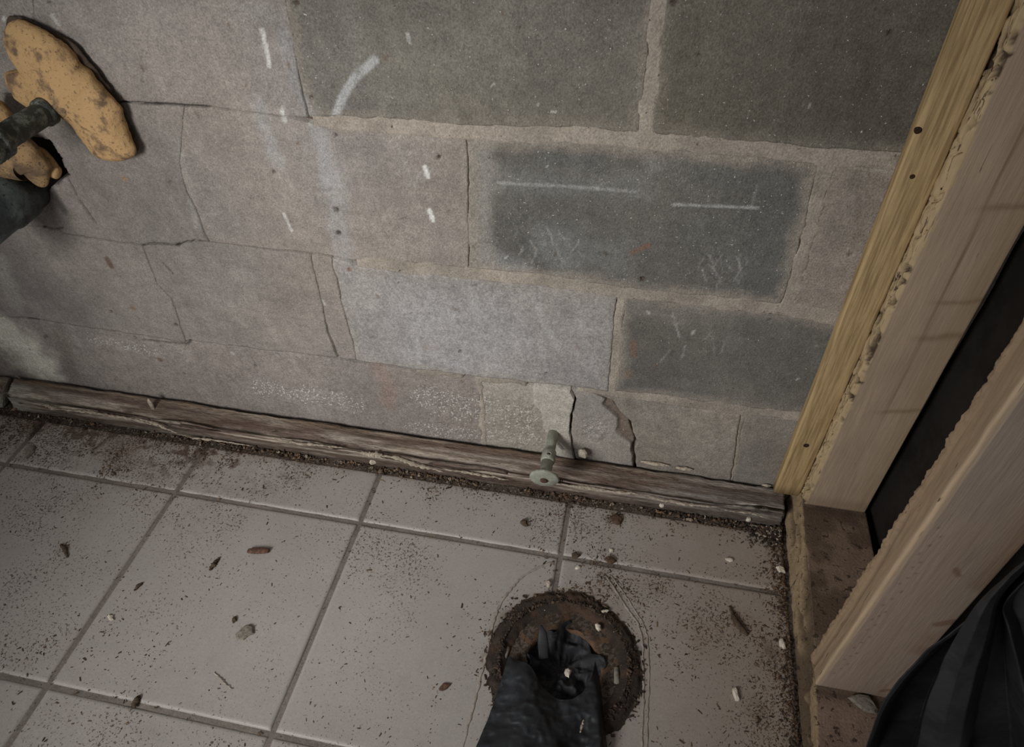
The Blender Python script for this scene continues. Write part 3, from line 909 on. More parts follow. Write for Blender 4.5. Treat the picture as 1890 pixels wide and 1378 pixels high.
for i, (p0, p1, w, h) in enumerate([
        ((700, 838), (820, 868), .0050, .0022), ((815, 866), (940, 884), .0030, .0016), ((1035, 893), (1180, 912), .0038, .0018), ((1190, 915), (1330, 938), .0032, .0016),
        ((660, 815), (712, 842), .0060, .0025), ((95, 752), (250, 770), .0036, .0018), ((150, 757), (300, 790), .0026, .0014), ((250, 770), (330, 792), .0030, .0016), ((330, 800), (470, 826), .0026, .0014),
        ((500, 800), (640, 822), .0028, .0014), ((60, 722), (110, 752), .0040, .0020), ((1330, 940), (1420, 955), .0022, .0012)]):
    # torn fibres lie on the front arris of the plate
    a = onplane(*p0, 1, BP_F - 0.001); b = onplane(*p1, 1, BP_F - 0.001)
    a[2] = np.clip(a[2], 0.006, 0.034); b[2] = np.clip(b[2], 0.006, 0.034)
    splinter(plate, a, b, w, h, M_SPLINT, seed=i)
# upright curl of wood near the left
q = W(280, 752, -0.03)
S = tube_sections([q + [0.001, 0, -0.006], q + [0, 0.002, 0.008], q + [0.002, 0.0, 0.016], q + [0.004, -0.001, 0.025]], [.004, .0055, .0045, .0012], 10, (1.0, 0.3), up=(0, 1, 0))
link('wood_curl', loft(S, np.full((4, 10, 3), .3)), M_SPLINT, parent=plate)

# ------------------------------------------------------------------ studs, furring strip, sole plate
def rect_profile(w, d, r, nw, nd):
    """rounded rectangle, origin at a corner, x to w, y from 0 to -d, counter-clockwise from above"""
    pts = []
    def seg(a, b, n):
        for t in np.linspace(0, 1, n, endpoint=False):
            pts.append((a[0] + (b[0] - a[0]) * t, a[1] + (b[1] - a[1]) * t))
    def arc(cx, cy, a0):
        for t in np.linspace(0, 1, 4, endpoint=False):
            a = a0 + t * math.pi / 2
            pts.append((cx + r * math.cos(a), cy + r * math.sin(a)))
    seg((r, -d), (w - r, -d), nw); arc(w - r, -d + r, -math.pi / 2)
    seg((w, -d + r), (w, -r), nd); arc(w - r, -r, 0)
    seg((w - r, 0), (r, 0), nw); arc(r, -r, math.pi / 2)
    seg((0, -r), (0, -d + r), nd); arc(r, -d + r, math.pi)
    return np.array(pts)


def post(x0, y0, w, d, z0, z1, lean, r, nw, nd, nz, colour, relief=None):
    pr = rect_profile(w, d, r, nw, nd)
    zs = np.linspace(z0, z1, nz)
    N = len(pr)
    U = np.repeat(pr[None, :, 0], nz, 0); V = np.repeat(pr[None, :, 1], nz, 0); Z = np.repeat(zs[:, None], N, 1)
    dx = dy = 0
    if relief: dx, dy = relief(U, V, Z)
    X = x0 + U + lean[0] * (Z - z0) + dx; Y = y0 + V + lean[1] * (Z - z0) + dy
    c, k = colour(U, V, Z)
    return loft(np.stack([X, Y, Z], -1), c, k)


ZP = 0.050
# furring strip
def col_f(U, V, Z):
    return np.full(U.shape + (3,), .3), np.zeros(U.shape + (3,))


fur = empty('furring_strip', (0.47, -0.01, 0.043), 'yellow pine furring strip upright on the block wall with nail holes', 'furring strip')
me = post(0.452, -0.001, 0.0405, 0.018, 0.043, 1.0, (-0.0095, 0), 0.004, 8, 4, 40, col_f)
link('strip', me, M_YELLOW, parent=fur)
for px, py, r in ((1695, 241, .0040), (1684, 326, .0030), (1488, 822, .0046)):
    q = W(px, py, -0.0192)
    S = lathe(q + [0, 0.003, 0], q + [0, -0.01, 0], [(0, r * .9), (0.0025, r), (0.0034, r * .8), (0.003, r * .4)], 12)
    link('nail_head', loft(S, None), M_HOLE, parent=fur)


def torn(U, V, Z, seed):
    return fbm(V * 2.5, Z * 0.9, 70, 4, seed)


def col_s1(U, V, Z):
    c = np.broadcast_to(lin((126, 110, 93)), U.shape + (3,)).copy()
    c = c * (0.85 + 0.3 * fbm(U, Z * 0.15, 40, 3, 301))[..., None]
    c = c * (0.9 + 0.2 * fbm(U, Z, 9, 3, 302))[..., None]
    face = V < -0.036
    ln = np.exp(-((U - 0.047 - 0.004 * np.sin(Z * 5)) / 0.0014) ** 2) * face * sstep(0.2, 0.3, Z) * sstep(0.9, 0.6, Z)
    c = mix(c, lin((78, 60, 44)), ln * 0.7)
    c = mix(c, lin((112, 96, 74)), sstep(0.055, 0.085, U) * face * 0.5)
    for z0, s in ((0.455, 0.004), (0.40, .005), (0.27, .004), (0.58, .004)):      # water lines
        w = np.exp(-((Z - z0 - 0.25 * (U - .05) + 0.01 * (fbm(U, Z, 30, 2, 5) - .5)) / s) ** 2) * face * sstep(0.03, 0.06, U)
        c = mix(c, lin((88, 68, 48)), w * 0.55)
    tear = (U < 0.0035) | ((U < 0.007 + 0.006 * (fbm(Z, Z * 0, 60, 3, 312) - .5)) & face)
    t = torn(U, V, Z, 310)
    c = mix(c, lin((140, 122, 92)), tear * 0.75)
    c = mix(c, lin((44, 34, 26)), tear * sstep(0.54, 0.62, t) * sstep(0.42, 0.56, fbm(V * 0 + 1.0, Z, 11, 2, 313)) * 0.95)
    c = mix(c, lin((74, 58, 44)), face * sstep(0.085, 0.06, Z) * 0.3)
    k = np.zeros(U.shape + (3,)); k[..., 0] = 0.12 + 0.3 * tear; k[..., 1] = 0.12 * tear
    return c, k


def rel_s1(U, V, Z):
    left = (U < 0.004)
    t = torn(U, V, Z, 310)
    dx = left * (0.0075 * sstep(0.50, 0.7, t) + 0.003 * (fbm(V, Z, 120, 2, 8) - .5))
    return dx, left * (V < -0.03) * 0.004 * fbm(V, Z, 60, 2, 4)


stud1 = empty('wall_stud', (0.536, -0.02, ZP), 'whitish wooden stud against the block wall with pitted torn edge', 'stud', 'partition studs on the sole plate')
me = post(0.4925, -0.001, 0.0935, 0.0375, ZP, 1.0, (-0.010, 0), 0.0025, 34, 16, 300, col_s1, rel_s1)
link('timber', me, M_STUD, parent=stud1)


def col_s2(U, V, Z):
    c = np.broadcast_to(lin((118, 103, 91)), U.shape + (3,)).copy()
    c = c * (0.88 + 0.24 * fbm(U, Z * 0.15, 36, 3, 401))[..., None]
    face = V < -0.036
    c = mix(c, lin((112, 102, 92)), face * sstep(0.5, 0.7, fbm(U, Z, 9, 3, 402)) * 0.6)
    c = mix(c, lin((100, 78, 58)), face * sstep(0.06, 0.085, U) * sstep(0.45, 0.6, fbm(U, Z, 14, 3, 403)) * 0.6)
    # curved pale scar and brown stains
    for a, b, s in (((1728, 1152), (1762, 1146), .005), ((1766, 1050), (1772, 1062), .003), ((1630, 1274), (1640, 1272), .004), ((1742, 1190), (1752, 1178), .006), ((1835, 790), (1842, 776), .003)):
        p = [W(*a, -0.3265), W(*b, -0.3265)]
        pu = [(q[0] - 0.481, q[2]) for q in p]
        c = mix(c, lin((84, 58, 40)), face * (1 - sstep(s * .5, s * 1.4, pdist(U, Z, pu) + (fbm(U, Z, 60, 2, 6) - .5) * s)) * 0.6)
    for i in range(26):                                                               # little worm holes in rows
        z0 = 0.09 + i * 0.0125 + 0.004 * math.sin(i * 7.1); u0 = 0.012 + 0.010 * ((i * 37 % 11) / 11.0)
        c = mix(c, lin((58, 42, 32)), face * (1 - sstep(.0008, .0022, np.hypot(U - u0, (Z - z0) * .8))) * 0.45)
    side = U < 0.004
    c = mix(c, lin((116, 96, 72)), side * 0.7)
    c = mix(c, lin((38, 28, 21)), side * np.exp(-((V + 0.012 + 0.004 * np.sin(Z * 9) - 0.03 * np.clip(Z - .12, 0, 1) * .25) / 0.0016) ** 2) * sstep(.42, .3, Z) * 0.9)
    c = mix(c, lin((150, 132, 110)), np.exp(-((V + 0.036) / 0.003) ** 2) * (U < 0.006) * 0.7)
    k = np.zeros(U.shape + (3,)); k[..., 0] = 0.10 + 0.15 * side; k[..., 1] = 0.08
    return c, k


def rel_s2(U, V, Z):
    left = (U < 0.003)
    groove = np.exp(-((V + 0.012 + 0.004 * np.sin(Z * 9) - 0.03 * np.clip(Z - .12, 0, 1) * .25) / 0.0016) ** 2) * sstep(.42, .3, Z)
    back = left * (V > -0.008)
    dx = left * (0.007 * groove + 0.0025 * (fbm(V, Z * 0.3, 80, 3, 9) - .4)) - back * 0.004 * fbm(V, Z, 200, 2, 7)
    return dx, back * 0.004 * (fbm(V, Z, 260, 2, 17) - .2)


stud2 = empty('wall_stud', (0.525, -0.308, ZP), 'pale wooden stud in the right foreground with split left edge', 'stud', 'partition studs on the sole plate')
me = post(0.4808, -0.289, 0.0895, 0.038, ZP, 1.0, (-0.002, 0.0), 0.003, 56, 20, 380, col_s2, rel_s2)
link('timber', me, M_STUD, parent=stud2)

# sole plate of the partition, running towards the viewer
ny = 300
ys = np.linspace(-0.001, -0.86, ny)
pr = rect_profile(1.0, 1.0, 0.03, 34, 14)
U = np.repeat(pr[None, :, 0], ny, 0); V = np.repeat(pr[None, :, 1], ny, 0); Y = np.repeat(ys[:, None], len(pr), 1)
xt = np.interp(-Y, [0, 0.04, 0.33, 0.42, 0.9], [0.492, 0.491, 0.480, 0.475, 0.460])
xb = np.interp(-Y, [0, 0.04, 0.33, 0.42, 0.9], [0.479, 0.478, 0.474, 0.472, 0.458])
zz = V + 1.0                                   # 0 = underside .. 1 = top
xl = xb + (xt - xb) * zz
X = xl + (0.588 - xl) * U
Z = 0.0005 + (ZP - 0.001) * zz
left = U < 0.02
t = fbm(Y * 0.3, zz, 12, 4, 501) ; t2 = fbm(Y * 0.25, zz * 0.05, 55, 3, 502)
X = X + left * (0.007 * sstep(0.5, 0.68, t2) * (zz > .06) + 0.003 * (fbm(Y, zz * .05, 120, 2, 503) - .5))
c = np.broadcast_to(lin((98, 82, 69)), X.shape + (3,)).copy() * (0.8 + 0.4 * fbm(X, Y * 0.4, 24, 4, 504))[..., None]
topm = zz > 0.97
c = mix(c, lin((66, 52, 43)), topm * sstep(0.45, 0.62, fbm(X, Y, 26, 4, 505)) * 0.7)
c = mix(c, lin((56, 46, 38)), topm * (np.exp(-np.abs(Y + 0.045) / 0.010) + np.exp(-np.abs(Y + 0.335) / 0.008)) * 0.8)
c = mix(c, lin((120, 100, 88)), topm * sstep(-0.33, -0.36, Y) * 0.45)
c = mix(c, lin((122, 106, 80)), left * 0.7)
c = mix(c, lin((58, 46, 36)), left * sstep(0.5, 0.64, t2) * 0.8)
k = np.zeros(X.shape + (3,)); k[..., 0] = 0.45; k[..., 1] = 0.1
me = loft(np.stack([X, Y, Z], -1)[:, ::-1], c[:, ::-1], k[:, ::-1])
sole = link('sole_plate', me, M_SOLE, label='dirty wooden sole plate under the two studs beside the tiles', cat='sole plate', base=(0.53, -0.4, 0))

# black sheet added behind the stud bays to block light and stand for shade
y, z = np.meshgrid(np.linspace(-0.006, -0.9, 180), np.linspace(0.0, 1.0, 70))
x = 0.600 + 0.010 * (ridged(y, z * 0.4, 6, 3, 601) - 0.4) + 0.20 * sstep(-0.325, -0.345, y)
me = build(np.stack([x, y, z], -1), gridfaces(70, 180), smooth=True)
sh = link('shade_sheeting', me, M_VOID, label='black sheeting added to keep the bay behind the studs dark', cat='shade sheet', base=(0.6, -0.45, 0))
md = sh.modifiers.new('thickness', 'SOLIDIFY'); md.thickness = 0.002; md.offset = -1

# ------------------------------------------------------------------ garbage bag in the near bay
rowsL = [
    (-0.404, [(1893, 1040), (1800, 1130), (1700, 1212), (1650, 1268), (1620, 1320), (1600, 1378)]),
    (-0.402, [(1895, 1042), (1803, 1132), (1704, 1215), (1655, 1271), (1625, 1322), (1605, 1378)]),
    (-0.350, [(1899, 1044), (1812, 1132), (1716, 1218), (1668, 1274), (1640, 1326), (1622, 1378)]),
    (-0.338, [(1897, 1040), (1818, 1122), (1752, 1205), (1722, 1262), (1702, 1320), (1686, 1378)]),
    (-0.415, [(1895, 1036), (1812, 1105), (1762, 1180), (1735, 1240), (1712, 1300), (1695, 1378)]),
    (-0.424, [(1898, 1036), (1828, 1102), (1794, 1170), (1770, 1232), (1750, 1300), (1733, 1378)]),
    (-0.418, [(1900, 1036), (1840, 1100), (1824, 1160), (1805, 1225), (1786, 1300), (1770, 1378)]),
    (-0.366, [(1905, 1040), (1850, 1105), (1836, 1160), (1822, 1230), (1806, 1300), (1792, 1378)]),
    (-0.360, [(1905, 1040), (1856, 1105), (1852, 1160), (1856, 1230), (1862, 1300), (1868, 1378)]),
    (-0.398, [(1905, 1060), (1853, 1115), (1862, 1160), (1880, 1230), (1896, 1300), (1908, 1378)]),
    (-0.385, [(1915, 1050), (1870, 1110), (1885, 1160), (1905, 1230), (1925, 1300), (1940, 1378)]),
    (-0.400, [(1990, 1050), (1990, 1110), (2000, 1160), (2020, 1230), (2040, 1300), (2060, 1378)]),
]
G = []
for yy, pts in rowsL:
    q = [W(*p, yy) for p in pts]
    q = [v if v[2] > 0.0535 else F(*p, 0.0535) for v, p in zip(q, pts)]      # the bag lies on the sole plate
    q.append(F(pts[-1][0] - 14, 1425, 0.0530))
    G.append(q)
G = np.array(G).transpose(1, 0, 2)             # rows (top to bottom), folds


def up_grid(G, a, b):
    def cr(A, n):
        m_ = len(A); t = np.linspace(0, m_ - 1, n); i = np.clip(t.astype(int), 0, m_ - 2); f = (t - i)[:, None, None]
        p1, p2 = A[i], A[i + 1]; p0 = A[np.clip(i - 1, 0, m_ - 1)]; p3 = A[np.clip(i + 2, 0, m_ - 1)]
        return 0.5 * (2 * p1 + (p2 - p0) * f + (2 * p0 - 5 * p1 + 4 * p2 - p3) * f ** 2 + (3 * p1 - p0 - 3 * p2 + p3) * f ** 3)
    G = cr(G, a)
    return cr(G.transpose(1, 0, 2), b).transpose(1, 0, 2)


Gf = up_grid(G, 70, 12)
Gf = np.stack([np.stack([np.interp(np.linspace(0, 11, 133), np.arange(12), Gf[i_, :, c_]) for c_ in range(3)], -1) for i_ in range(70)])
Gf[..., 1] += 0.004 * (ridged(Gf[..., 0], Gf[..., 2], 14, 3, 611) - .5)
Gf[..., 2] = np.maximum(Gf[..., 2], 0.0520)
me = build(Gf, gridfaces(70, 133), smooth=True)
bag2 = link('garbage_bag', me, M_BLACK, label='black garbage bag hanging in folds beside the foreground stud', cat='garbage bag', base=(0.58, -0.4, 0.05))
md = bag2.modifiers.new('thickness', 'SOLIDIFY'); md.thickness = 0.0012; md.offset = 0

# ------------------------------------------------------------------ floor drain flange and stuffed bag
fb = np.array([FC[0], FC[1], -0.004])
fl_e = empty('closet_flange', (FC[0], FC[1], -0.003), 'rusty round toilet flange set in the tiled floor', 'flange')
prof = [(-0.05, FRI), (-0.05, FRI + 0.003), (-0.003, FRI + 0.003), (-0.003, 0.079), (0.0005, 0.080), (0.0015, 0.078), (0.0016, FRI + 0.004), (0.0, FRI)]
S = lathe(fb, fb + [0, 0, 1], prof + [prof[0]], 96)
S = np.array(S); S[..., 2] += (fbm(S[..., 0], S[..., 1], 90, 3, 71) - .5) * 0.0016
link('ring', loft(S, None, caps=False), M_FLANGE, parent=fl_e)
th = np.linspace(0, 2 * np.pi, 48, endpoint=False)
me = build(np.vstack([np.c_[FC[0] + FRI * 1.03 * np.cos(th), FC[1] + FRI * 1.03 * np.sin(th), np.full(48, -0.049)], [[FC[0], FC[1], -0.05]]]), [(i, (i + 1) % 48, 48) for i in range(48)])
link('pipe_bottom', me, M_VOID, parent=fl_e)
for px, py, rot in ((933, 1207, 0.15), (1138, 1246, -0.1)):
    q = F(px, py, 0.0)
    d = np.array([math.sin(rot), math.cos(rot), 0]) * 0.011
    S = tube_sections([q - d * 1.08, q - d, q, q + d, q + d * 1.08], [.0012, .0036, .0038, .0034, .001], 10, (1, 0.6))
    link('bolt_slot', loft(S, None), M_GREY, parent=fl_e)

# ring of grime and crumbs round the opening
n1, n2 = 160, 22
th = np.linspace(0, 2 * np.pi, n1, endpoint=False)
t = np.linspace(0, 1, n2)
TH, T = np.meshgrid(th, t, indexing='ij')
ct, st = np.cos(TH), np.sin(TH)
rin = 0.072 + 0.006 * fbm(ct * 3, st * 3, 3, 3, 81); rout = 0.101 + 0.014 * fbm(ct * 3 + 9, st * 3, 4, 3, 82)
R = rin + (rout - rin) * T
X, Y = FC[0] + R * ct, FC[1] + R * st
Z = 0.0008 + 0.007 * np.sin(np.pi * np.clip(T, 0, 1)) ** 0.7 * (0.35 + 0.9 * fbm(X, Y, 70, 4, 83)) * sstep(1.0, 0.75, T) - 0.003 * (1 - T)
c = np.broadcast_to(lin((42, 35, 30)), X.shape + (3,)).copy() * (0.6 + 0.8 * fbm(X, Y, 130, 3, 84))[..., None]
c = mix(c, lin((70, 52, 40)), sstep(0.58, 0.7, fbm(X, Y, 30, 3, 85)) * 0.5)
k = np.zeros(X.shape + (3,)); k[..., 0] = 0.5; k[..., 1] = 0.12
P = np.stack([X, Y, Z], -1); i = np.arange(n1 * n2).reshape(n1, n2); j = np.roll(i, -1, 0)
f = np.stack([i[:, :-1], i[:, 1:], j[:, 1:], j[:, :-1]], -1).reshape(-1, 4)
link('grime_ring', build(P, f, c.reshape(-1, 3), k.reshape(-1, 3)), M_DEBRIS, parent=fl_e, kind='stuff')

# black bag stuffed into the drain
bag = empty('stuffed_bag', (FC[0], FC[1] - 0.03, 0.0), 'crumpled black plastic bag stuffed into the floor drain', 'plastic bag')
ROWS = [
    [(938, 1214), (978, 1230), (1000, 1266), (1035, 1292), (1070, 1284), (1090, 1254), (1098, 1220)],
    [(926, 1252), (968, 1262), (1000, 1286), (1037, 1306), (1072, 1302), (1096, 1280), (1106, 1255)],
    [(914, 1290), (950, 1300), (995, 1312), (1038, 1325), (1075, 1325), (1102, 1312), (1110, 1292)],
    [(900, 1328), (940, 1335), (985, 1342), (1030, 1350), (1075, 1350), (1104, 1342), (1114, 1330)],
    [(880, 1378), (925, 1380), (975, 1385), (1022, 1390), (1075, 1390), (1105, 1385), (1119, 1378)],
    [(852, 1450), (905, 1450), (960, 1450), (1012, 1450), (1075, 1450), (1108, 1450), (1126, 1450)]]
ZR = [[.004, .012, .013, .008, .011, .013, .004], [.005, .018, .020, .010, .013, .016, .005], [.005, .020, .024, .013, .012, .018, .005],
      [.005, .020, .026, .018, .008, .018, .005], [.005, .018, .026, .022, .007, .018, .005], [.005, .018, .024, .020, .010, .016, .005]]
Gb = np.array([[F(*p, z_) for p, z_ in zip(rw, zr)] for rw, zr in zip(ROWS, ZR)])
Gf = up_grid(Gb, 110, 90)
x, y = Gf[..., 0], Gf[..., 1]
Gf[..., 2] += 0.012 * (ridged(x + 0.02 * fbm(x, y, 20, 2, 3), y, 20, 3, 621) - 0.55)
Gf[..., 2] += 0.005 * (ridged(x + 0.4 * y, y - 0.3 * x, 48, 2, 627) - 0.55)
Gf[..., 2] = np.where(np.hypot(x - FC[0], y - FC[1]) > FRI, np.maximum(Gf[..., 2], 0.0035), Gf[..., 2])
me = build(Gf, gridfaces(110, 90, True), smooth=True)
fp = link('flap', me, M_DUSTY, parent=bag)
md = fp.modifiers.new('thickness', 'SOLIDIFY'); md.thickness = 0.0012; md.offset = 0
# crumpled mouth in the bore
n1, n2 = 140, 60
A, Rr = np.meshgrid(np.linspace(0, 2 * np.pi, n1, endpoint=False), np.linspace(0.0, 1, n2))
cx, cy = F(1038, 1222)[:2]
rad = Rr * 0.056 * (1 + 0.10 * np.sin(5 * A + 1) + 0.06 * np.sin(9 * A))
X = cx + rad * np.cos(A); Y = cy + rad * np.sin(A) * 1.05
Z = -0.034 + 0.038 * Rr ** 1.3 * (0.7 + 0.3 * np.sin(4 * A + 0.6)) + 0.005 * np.sin(9 * A + 6 * Rr) * Rr * (1 - 0.3 * Rr)
Z = Z + 0.020 * (ridged(X, Y, 34, 3, 631) - 0.55) + 0.022 * np.exp(-((X - cx - 0.008) ** 2 + (Y - cy + 0.016) ** 2) / 0.0004)
Z = np.where(Rr > 0.93, Z - 0.02 * (Rr - 0.93) / 0.07, Z)
i = np.arange(n1 * n2).reshape(n2, n1); j = np.roll(i, -1, 1)
f = np.stack([i[:-1], j[:-1], j[1:], i[1:]], -1).reshape(-1, 4)
mo = link('crumpled_mouth', build(np.stack([X, Y, Z], -1), f, smooth=True), M_BLACK, parent=bag)
md = mo.modifiers.new('thickness', 'SOLIDIFY'); md.thickness = 0.001; md.offset = 0
# pointed ear of plastic
q0 = F(1000, 1205, 0.0)
S = tube_sections([q0 + [0.004, -0.006, 0.0], q0 + [0, 0.008, 0.016], q0 + [-0.002, 0.016, 0.026], q0 + [-0.006, 0.024, 0.033]], [.007, .0075, .006, .002], 14, (1.0, 0.35))
link('ear', loft(S, None), M_BLACK, parent=bag)

# caulk lines left by the fixture
def bead(name, pts, w, parent=None, **kw):
    P, r = resample([F(*p, 0.0008) for p in pts], [w] * len(pts), 70)
    rn = np.random.default_rng(len(pts) + int(pts[0][0]))
    r = r * (0.6 + 0.8 * rn.random(70))
    P[:, 0] += rn.normal(0, 0.0004, 70)
    S = tube_sections(P, r, 8, (1.0, 0.35))
    return link(name, loft(S, None), M_CAULK, parent=parent, **kw)


caulk = empty('caulk_outline', F(1030, 1040), 'thin oval caulk outline left on the tiles round the drain', 'caulk')
bead('caulk_bead', [(1022, 1036), (990, 1048), (959, 1067), (936, 1095), (918, 1124), (908, 1160), (900, 1195), (889, 1246), (869, 1321), (850, 1390)], 0.0016, caulk)
bead('caulk_bead', [(1118, 1062), (1140, 1095), (1160, 1126), (1178, 1150), (1186, 1180), (1188, 1240), (1187, 1310), (1184, 1400)], 0.0014, caulk)
bead('caulk_bead', [(1128, 1062), (1152, 1095), (1172, 1126), (1188, 1150), (1196, 1180), (1198, 1240), (1196, 1310), (1194, 1400)], 0.0010, caulk)

# ------------------------------------------------------------------ supply stub with its end disc
b0 = W(1022, 795)
ax = np.array([0.0, -1.0, -0.02]); ax /= np.linalg.norm(ax)
stub = empty('pipe_stub', b0, 'grey-green pipe stub with end disc sticking out of the wall', 'pipe')
link('pipe', loft(np.array(lathe(b0 - ax * 0.02, b0 + ax, [(0, .0086), (.055, .0086), (.060, .0086), (.0605, .0092), (.070, .0092)], 32)), None), M_STUB, parent=stub)
col_ = link('collar', loft(np.array(lathe(b0 + ax * 0.044, b0 + ax, [(0, .0088), (.001, .0112), (.018, .0116), (.021, .0108), (.022, .0092)], 32)), None), M_STUB, parent=stub)
qh = b0 + ax * 0.057
S = lathe(qh + [0.001, -0.001, 0.0085], qh + [0.002, -0.004, 0.03], [(0, .0042), (.0034, .0044), (.0042, .0036), (.0036, .0028), (0.001, .0024)], 20)
link('screw_hole_rim', loft(np.array(S), None), M_STUB, parent=col_)
S = lathe(qh + [0.001, -0.001, 0.0085], qh + [0.002, -0.004, 0.03], [(0, .0027), (.0028, .0028), (.0030, .001)], 16)
link('screw_hole', loft(np.array(S), None), M_HOLE, parent=col_)
link('neck', loft(np.array(lathe(b0 + ax * 0.064, b0 + ax, [(0, .0096), (.020, .0094), (.021, .0102), (.027, .0102), (.030, .009)], 32)), None), M_STUB, parent=stub)
ax2 = np.array([0.03, -1.0, -0.17]); ax2 /= np.linalg.norm(ax2)
disc = link('end_disc', loft(np.array(lathe(b0 + ax * 0.092, b0 + ax * 0.092 + ax2, [(0, .010), (.0015, .0215), (.0030, .0232), (.0055, .0232), (.0075, .0215), (.0085, .010)], 40)), None), M_STUB, parent=stub)
S = lathe(b0 + ax * 0.092 + ax2 * 0.008, b0 + ax * 0.092 + ax2, [(0, .0062), (.0022, .0062), (.0032, .005), (.0028, .002)], 20)
link('rusty_plug', loft(np.array(S), None), M_RUST, parent=disc)

# ------------------------------------------------------------------ pipes and foam on the left
def lump(spine, rad, flat, mat, parent, name, seed, amp=0.10, n=70, m=40, up_=(0, 1, 0), undercut=True):
    P, r = resample(spine, rad, n)
    t = np.linspace(0, 1, n)
    cap = np.clip(np.minimum(t, 1 - t) / 0.10, 0, 1)
    r = r * np.sqrt(np.clip(1 - (1 - cap) ** 2, 0.01, 1))
    S = tube_sections(P, r, m, (1.0, flat), up=up_)
    nn = fbm(S[..., 0] + S[..., 1], S[..., 2], 28, 3, seed) - 0.5
    n3 = fbm(S[..., 0] - S[..., 1], S[..., 2], 90, 2, seed + 1) - 0.5
    ctr = P[:, None, :]
    S = ctr + (S - ctr) * (1 + (amp * 2.2 * nn + amp * 0.8 * n3))[..., None]
    return link(name, loft(S, None), mat, parent=parent)


def wy(px, py, y):
    """a point that stands off the wall at y, over the wall spot seen at the pixel of its own plane"""
    return W(px, py, y)


foam = empty('foam_collar', W(130, 180), 'yellow curved lump of expanding foam stuck round the upper pipe', 'foam')
SPN = [(20, 97), (56, 100), (97, 127), (135, 163), (167, 200), (190, 238), (212, 275), (222, 294)]
RDN = [.030, .042, .046, .045, .042, .038, .034, .025]
lump([wy(px_ + 3, py_ - 4, -.006) for px_, py_ in SPN], [r_ * 1.04 for r_ in RDN], 0.16, M_FRINGE, foam, 'dark_fringe', 700, 0.16)  # thin dark brown lump under the foam body, offset up and right
lump([wy(px_ - 2, py_ + 2, -.016) for px_, py_ in SPN], RDN, 0.40, M_FOAM, foam, 'foam_body', 701, 0.19)
lump([wy(38, 128, -.012), wy(50, 155, -.014), wy(62, 182, -.014), wy(72, 202, -.012)], [.022, .027, .024, .012], 0.5, M_FOAM, foam, 'foam_lobe', 705, 0.16, 40, 28)
lump([wy(88, 168, -.026), wy(110, 186, -.029), wy(134, 206, -.027), wy(150, 228, -.022)], [.015, .021, .018, .010], 0.35, M_FOAM_DARK, foam, 'stained_patch', 709, 0.22, 50, 28)

sp = W(118, 185, 0.0)
e = wy(-60, 296, -.155)
pipe = empty('supply_pipe', sp, 'corroded grey supply pipe poking through the foam collar', 'pipe')
d = (e - sp) / np.linalg.norm(e - sp)
S = np.array(lathe(sp - d * 0.02, sp + d, [(0, .0135), (.03, .0140), (.06, .0145), (.10, .0150), (.18, .0150), (.20, .0148)], 32))
S += (fbm(S[..., 0] * 2, S[..., 2] * 2 + S[..., 1], 60, 3, 77)[..., None] - .5) * 0.005
link('tube', loft(S, None), M_PIPE, parent=pipe)
link('coupling', loft(np.array(lathe(sp + d * 0.105, sp + d, [(0, .015), (.001, .0205), (.012, .021), (.014, .0185), (.016, .0185), (.018, .021), (.032, .0205), (.034, .015)], 36)), None), M_PIPE, parent=pipe)
link('locknut', loft(np.array(lathe(sp + d * 0.028, sp + d, [(0, .014), (.001, .0175), (.010, .0172), (.012, .014)], 24)), None), M_PIPE, parent=pipe)

dp = W(72, 322, 0.03)
dd_ = np.array([0.02, -1.0, -0.02]); dd_ /= np.linalg.norm(dd_)
drain = empty('drain_pipe', dp, 'thick dark drain pipe coming out of the broken wall hole', 'pipe')
S = np.array(lathe(dp, dp + dd_, [(0, .036), (.05, .036), (.052, .039), (.085, .039), (.088, .036), (.20, .036)], 44))
link('tube', loft(S, None), M_DRAIN, parent=drain)
foam2 = empty('foam_plug', W(50, 300), 'torn tan foam draped over the thick drain pipe', 'foam')
lump([wy(-40, 282, -.03), wy(0, 286, -.03), wy(35, 288, -.028), wy(62, 306, -.022), wy(72, 330, -.022), wy(78, 345, -.022)], [.030, .034, .034, .026, .015, .007], 0.55, M_FOAM_DARK, foam2, 'foam_body', 721, 0.12)
lump([wy(58, 272, -.004), wy(76, 285, -.006), wy(88, 300, -.008), wy(97, 314, -.010), wy(112, 322, -.010)], [.008, .011, .012, .012, .009], 0.7, M_FOAM, foam2, 'foam_finger', 725, 0.12, 50, 24)
lump([wy(-30, 200, -.03), wy(-4, 214, -.03), wy(14, 232, -.03)], [.022, .024, .014], 0.6, M_FOAM, foam2, 'foam_lobe', 729, 0.1, 40, 24)

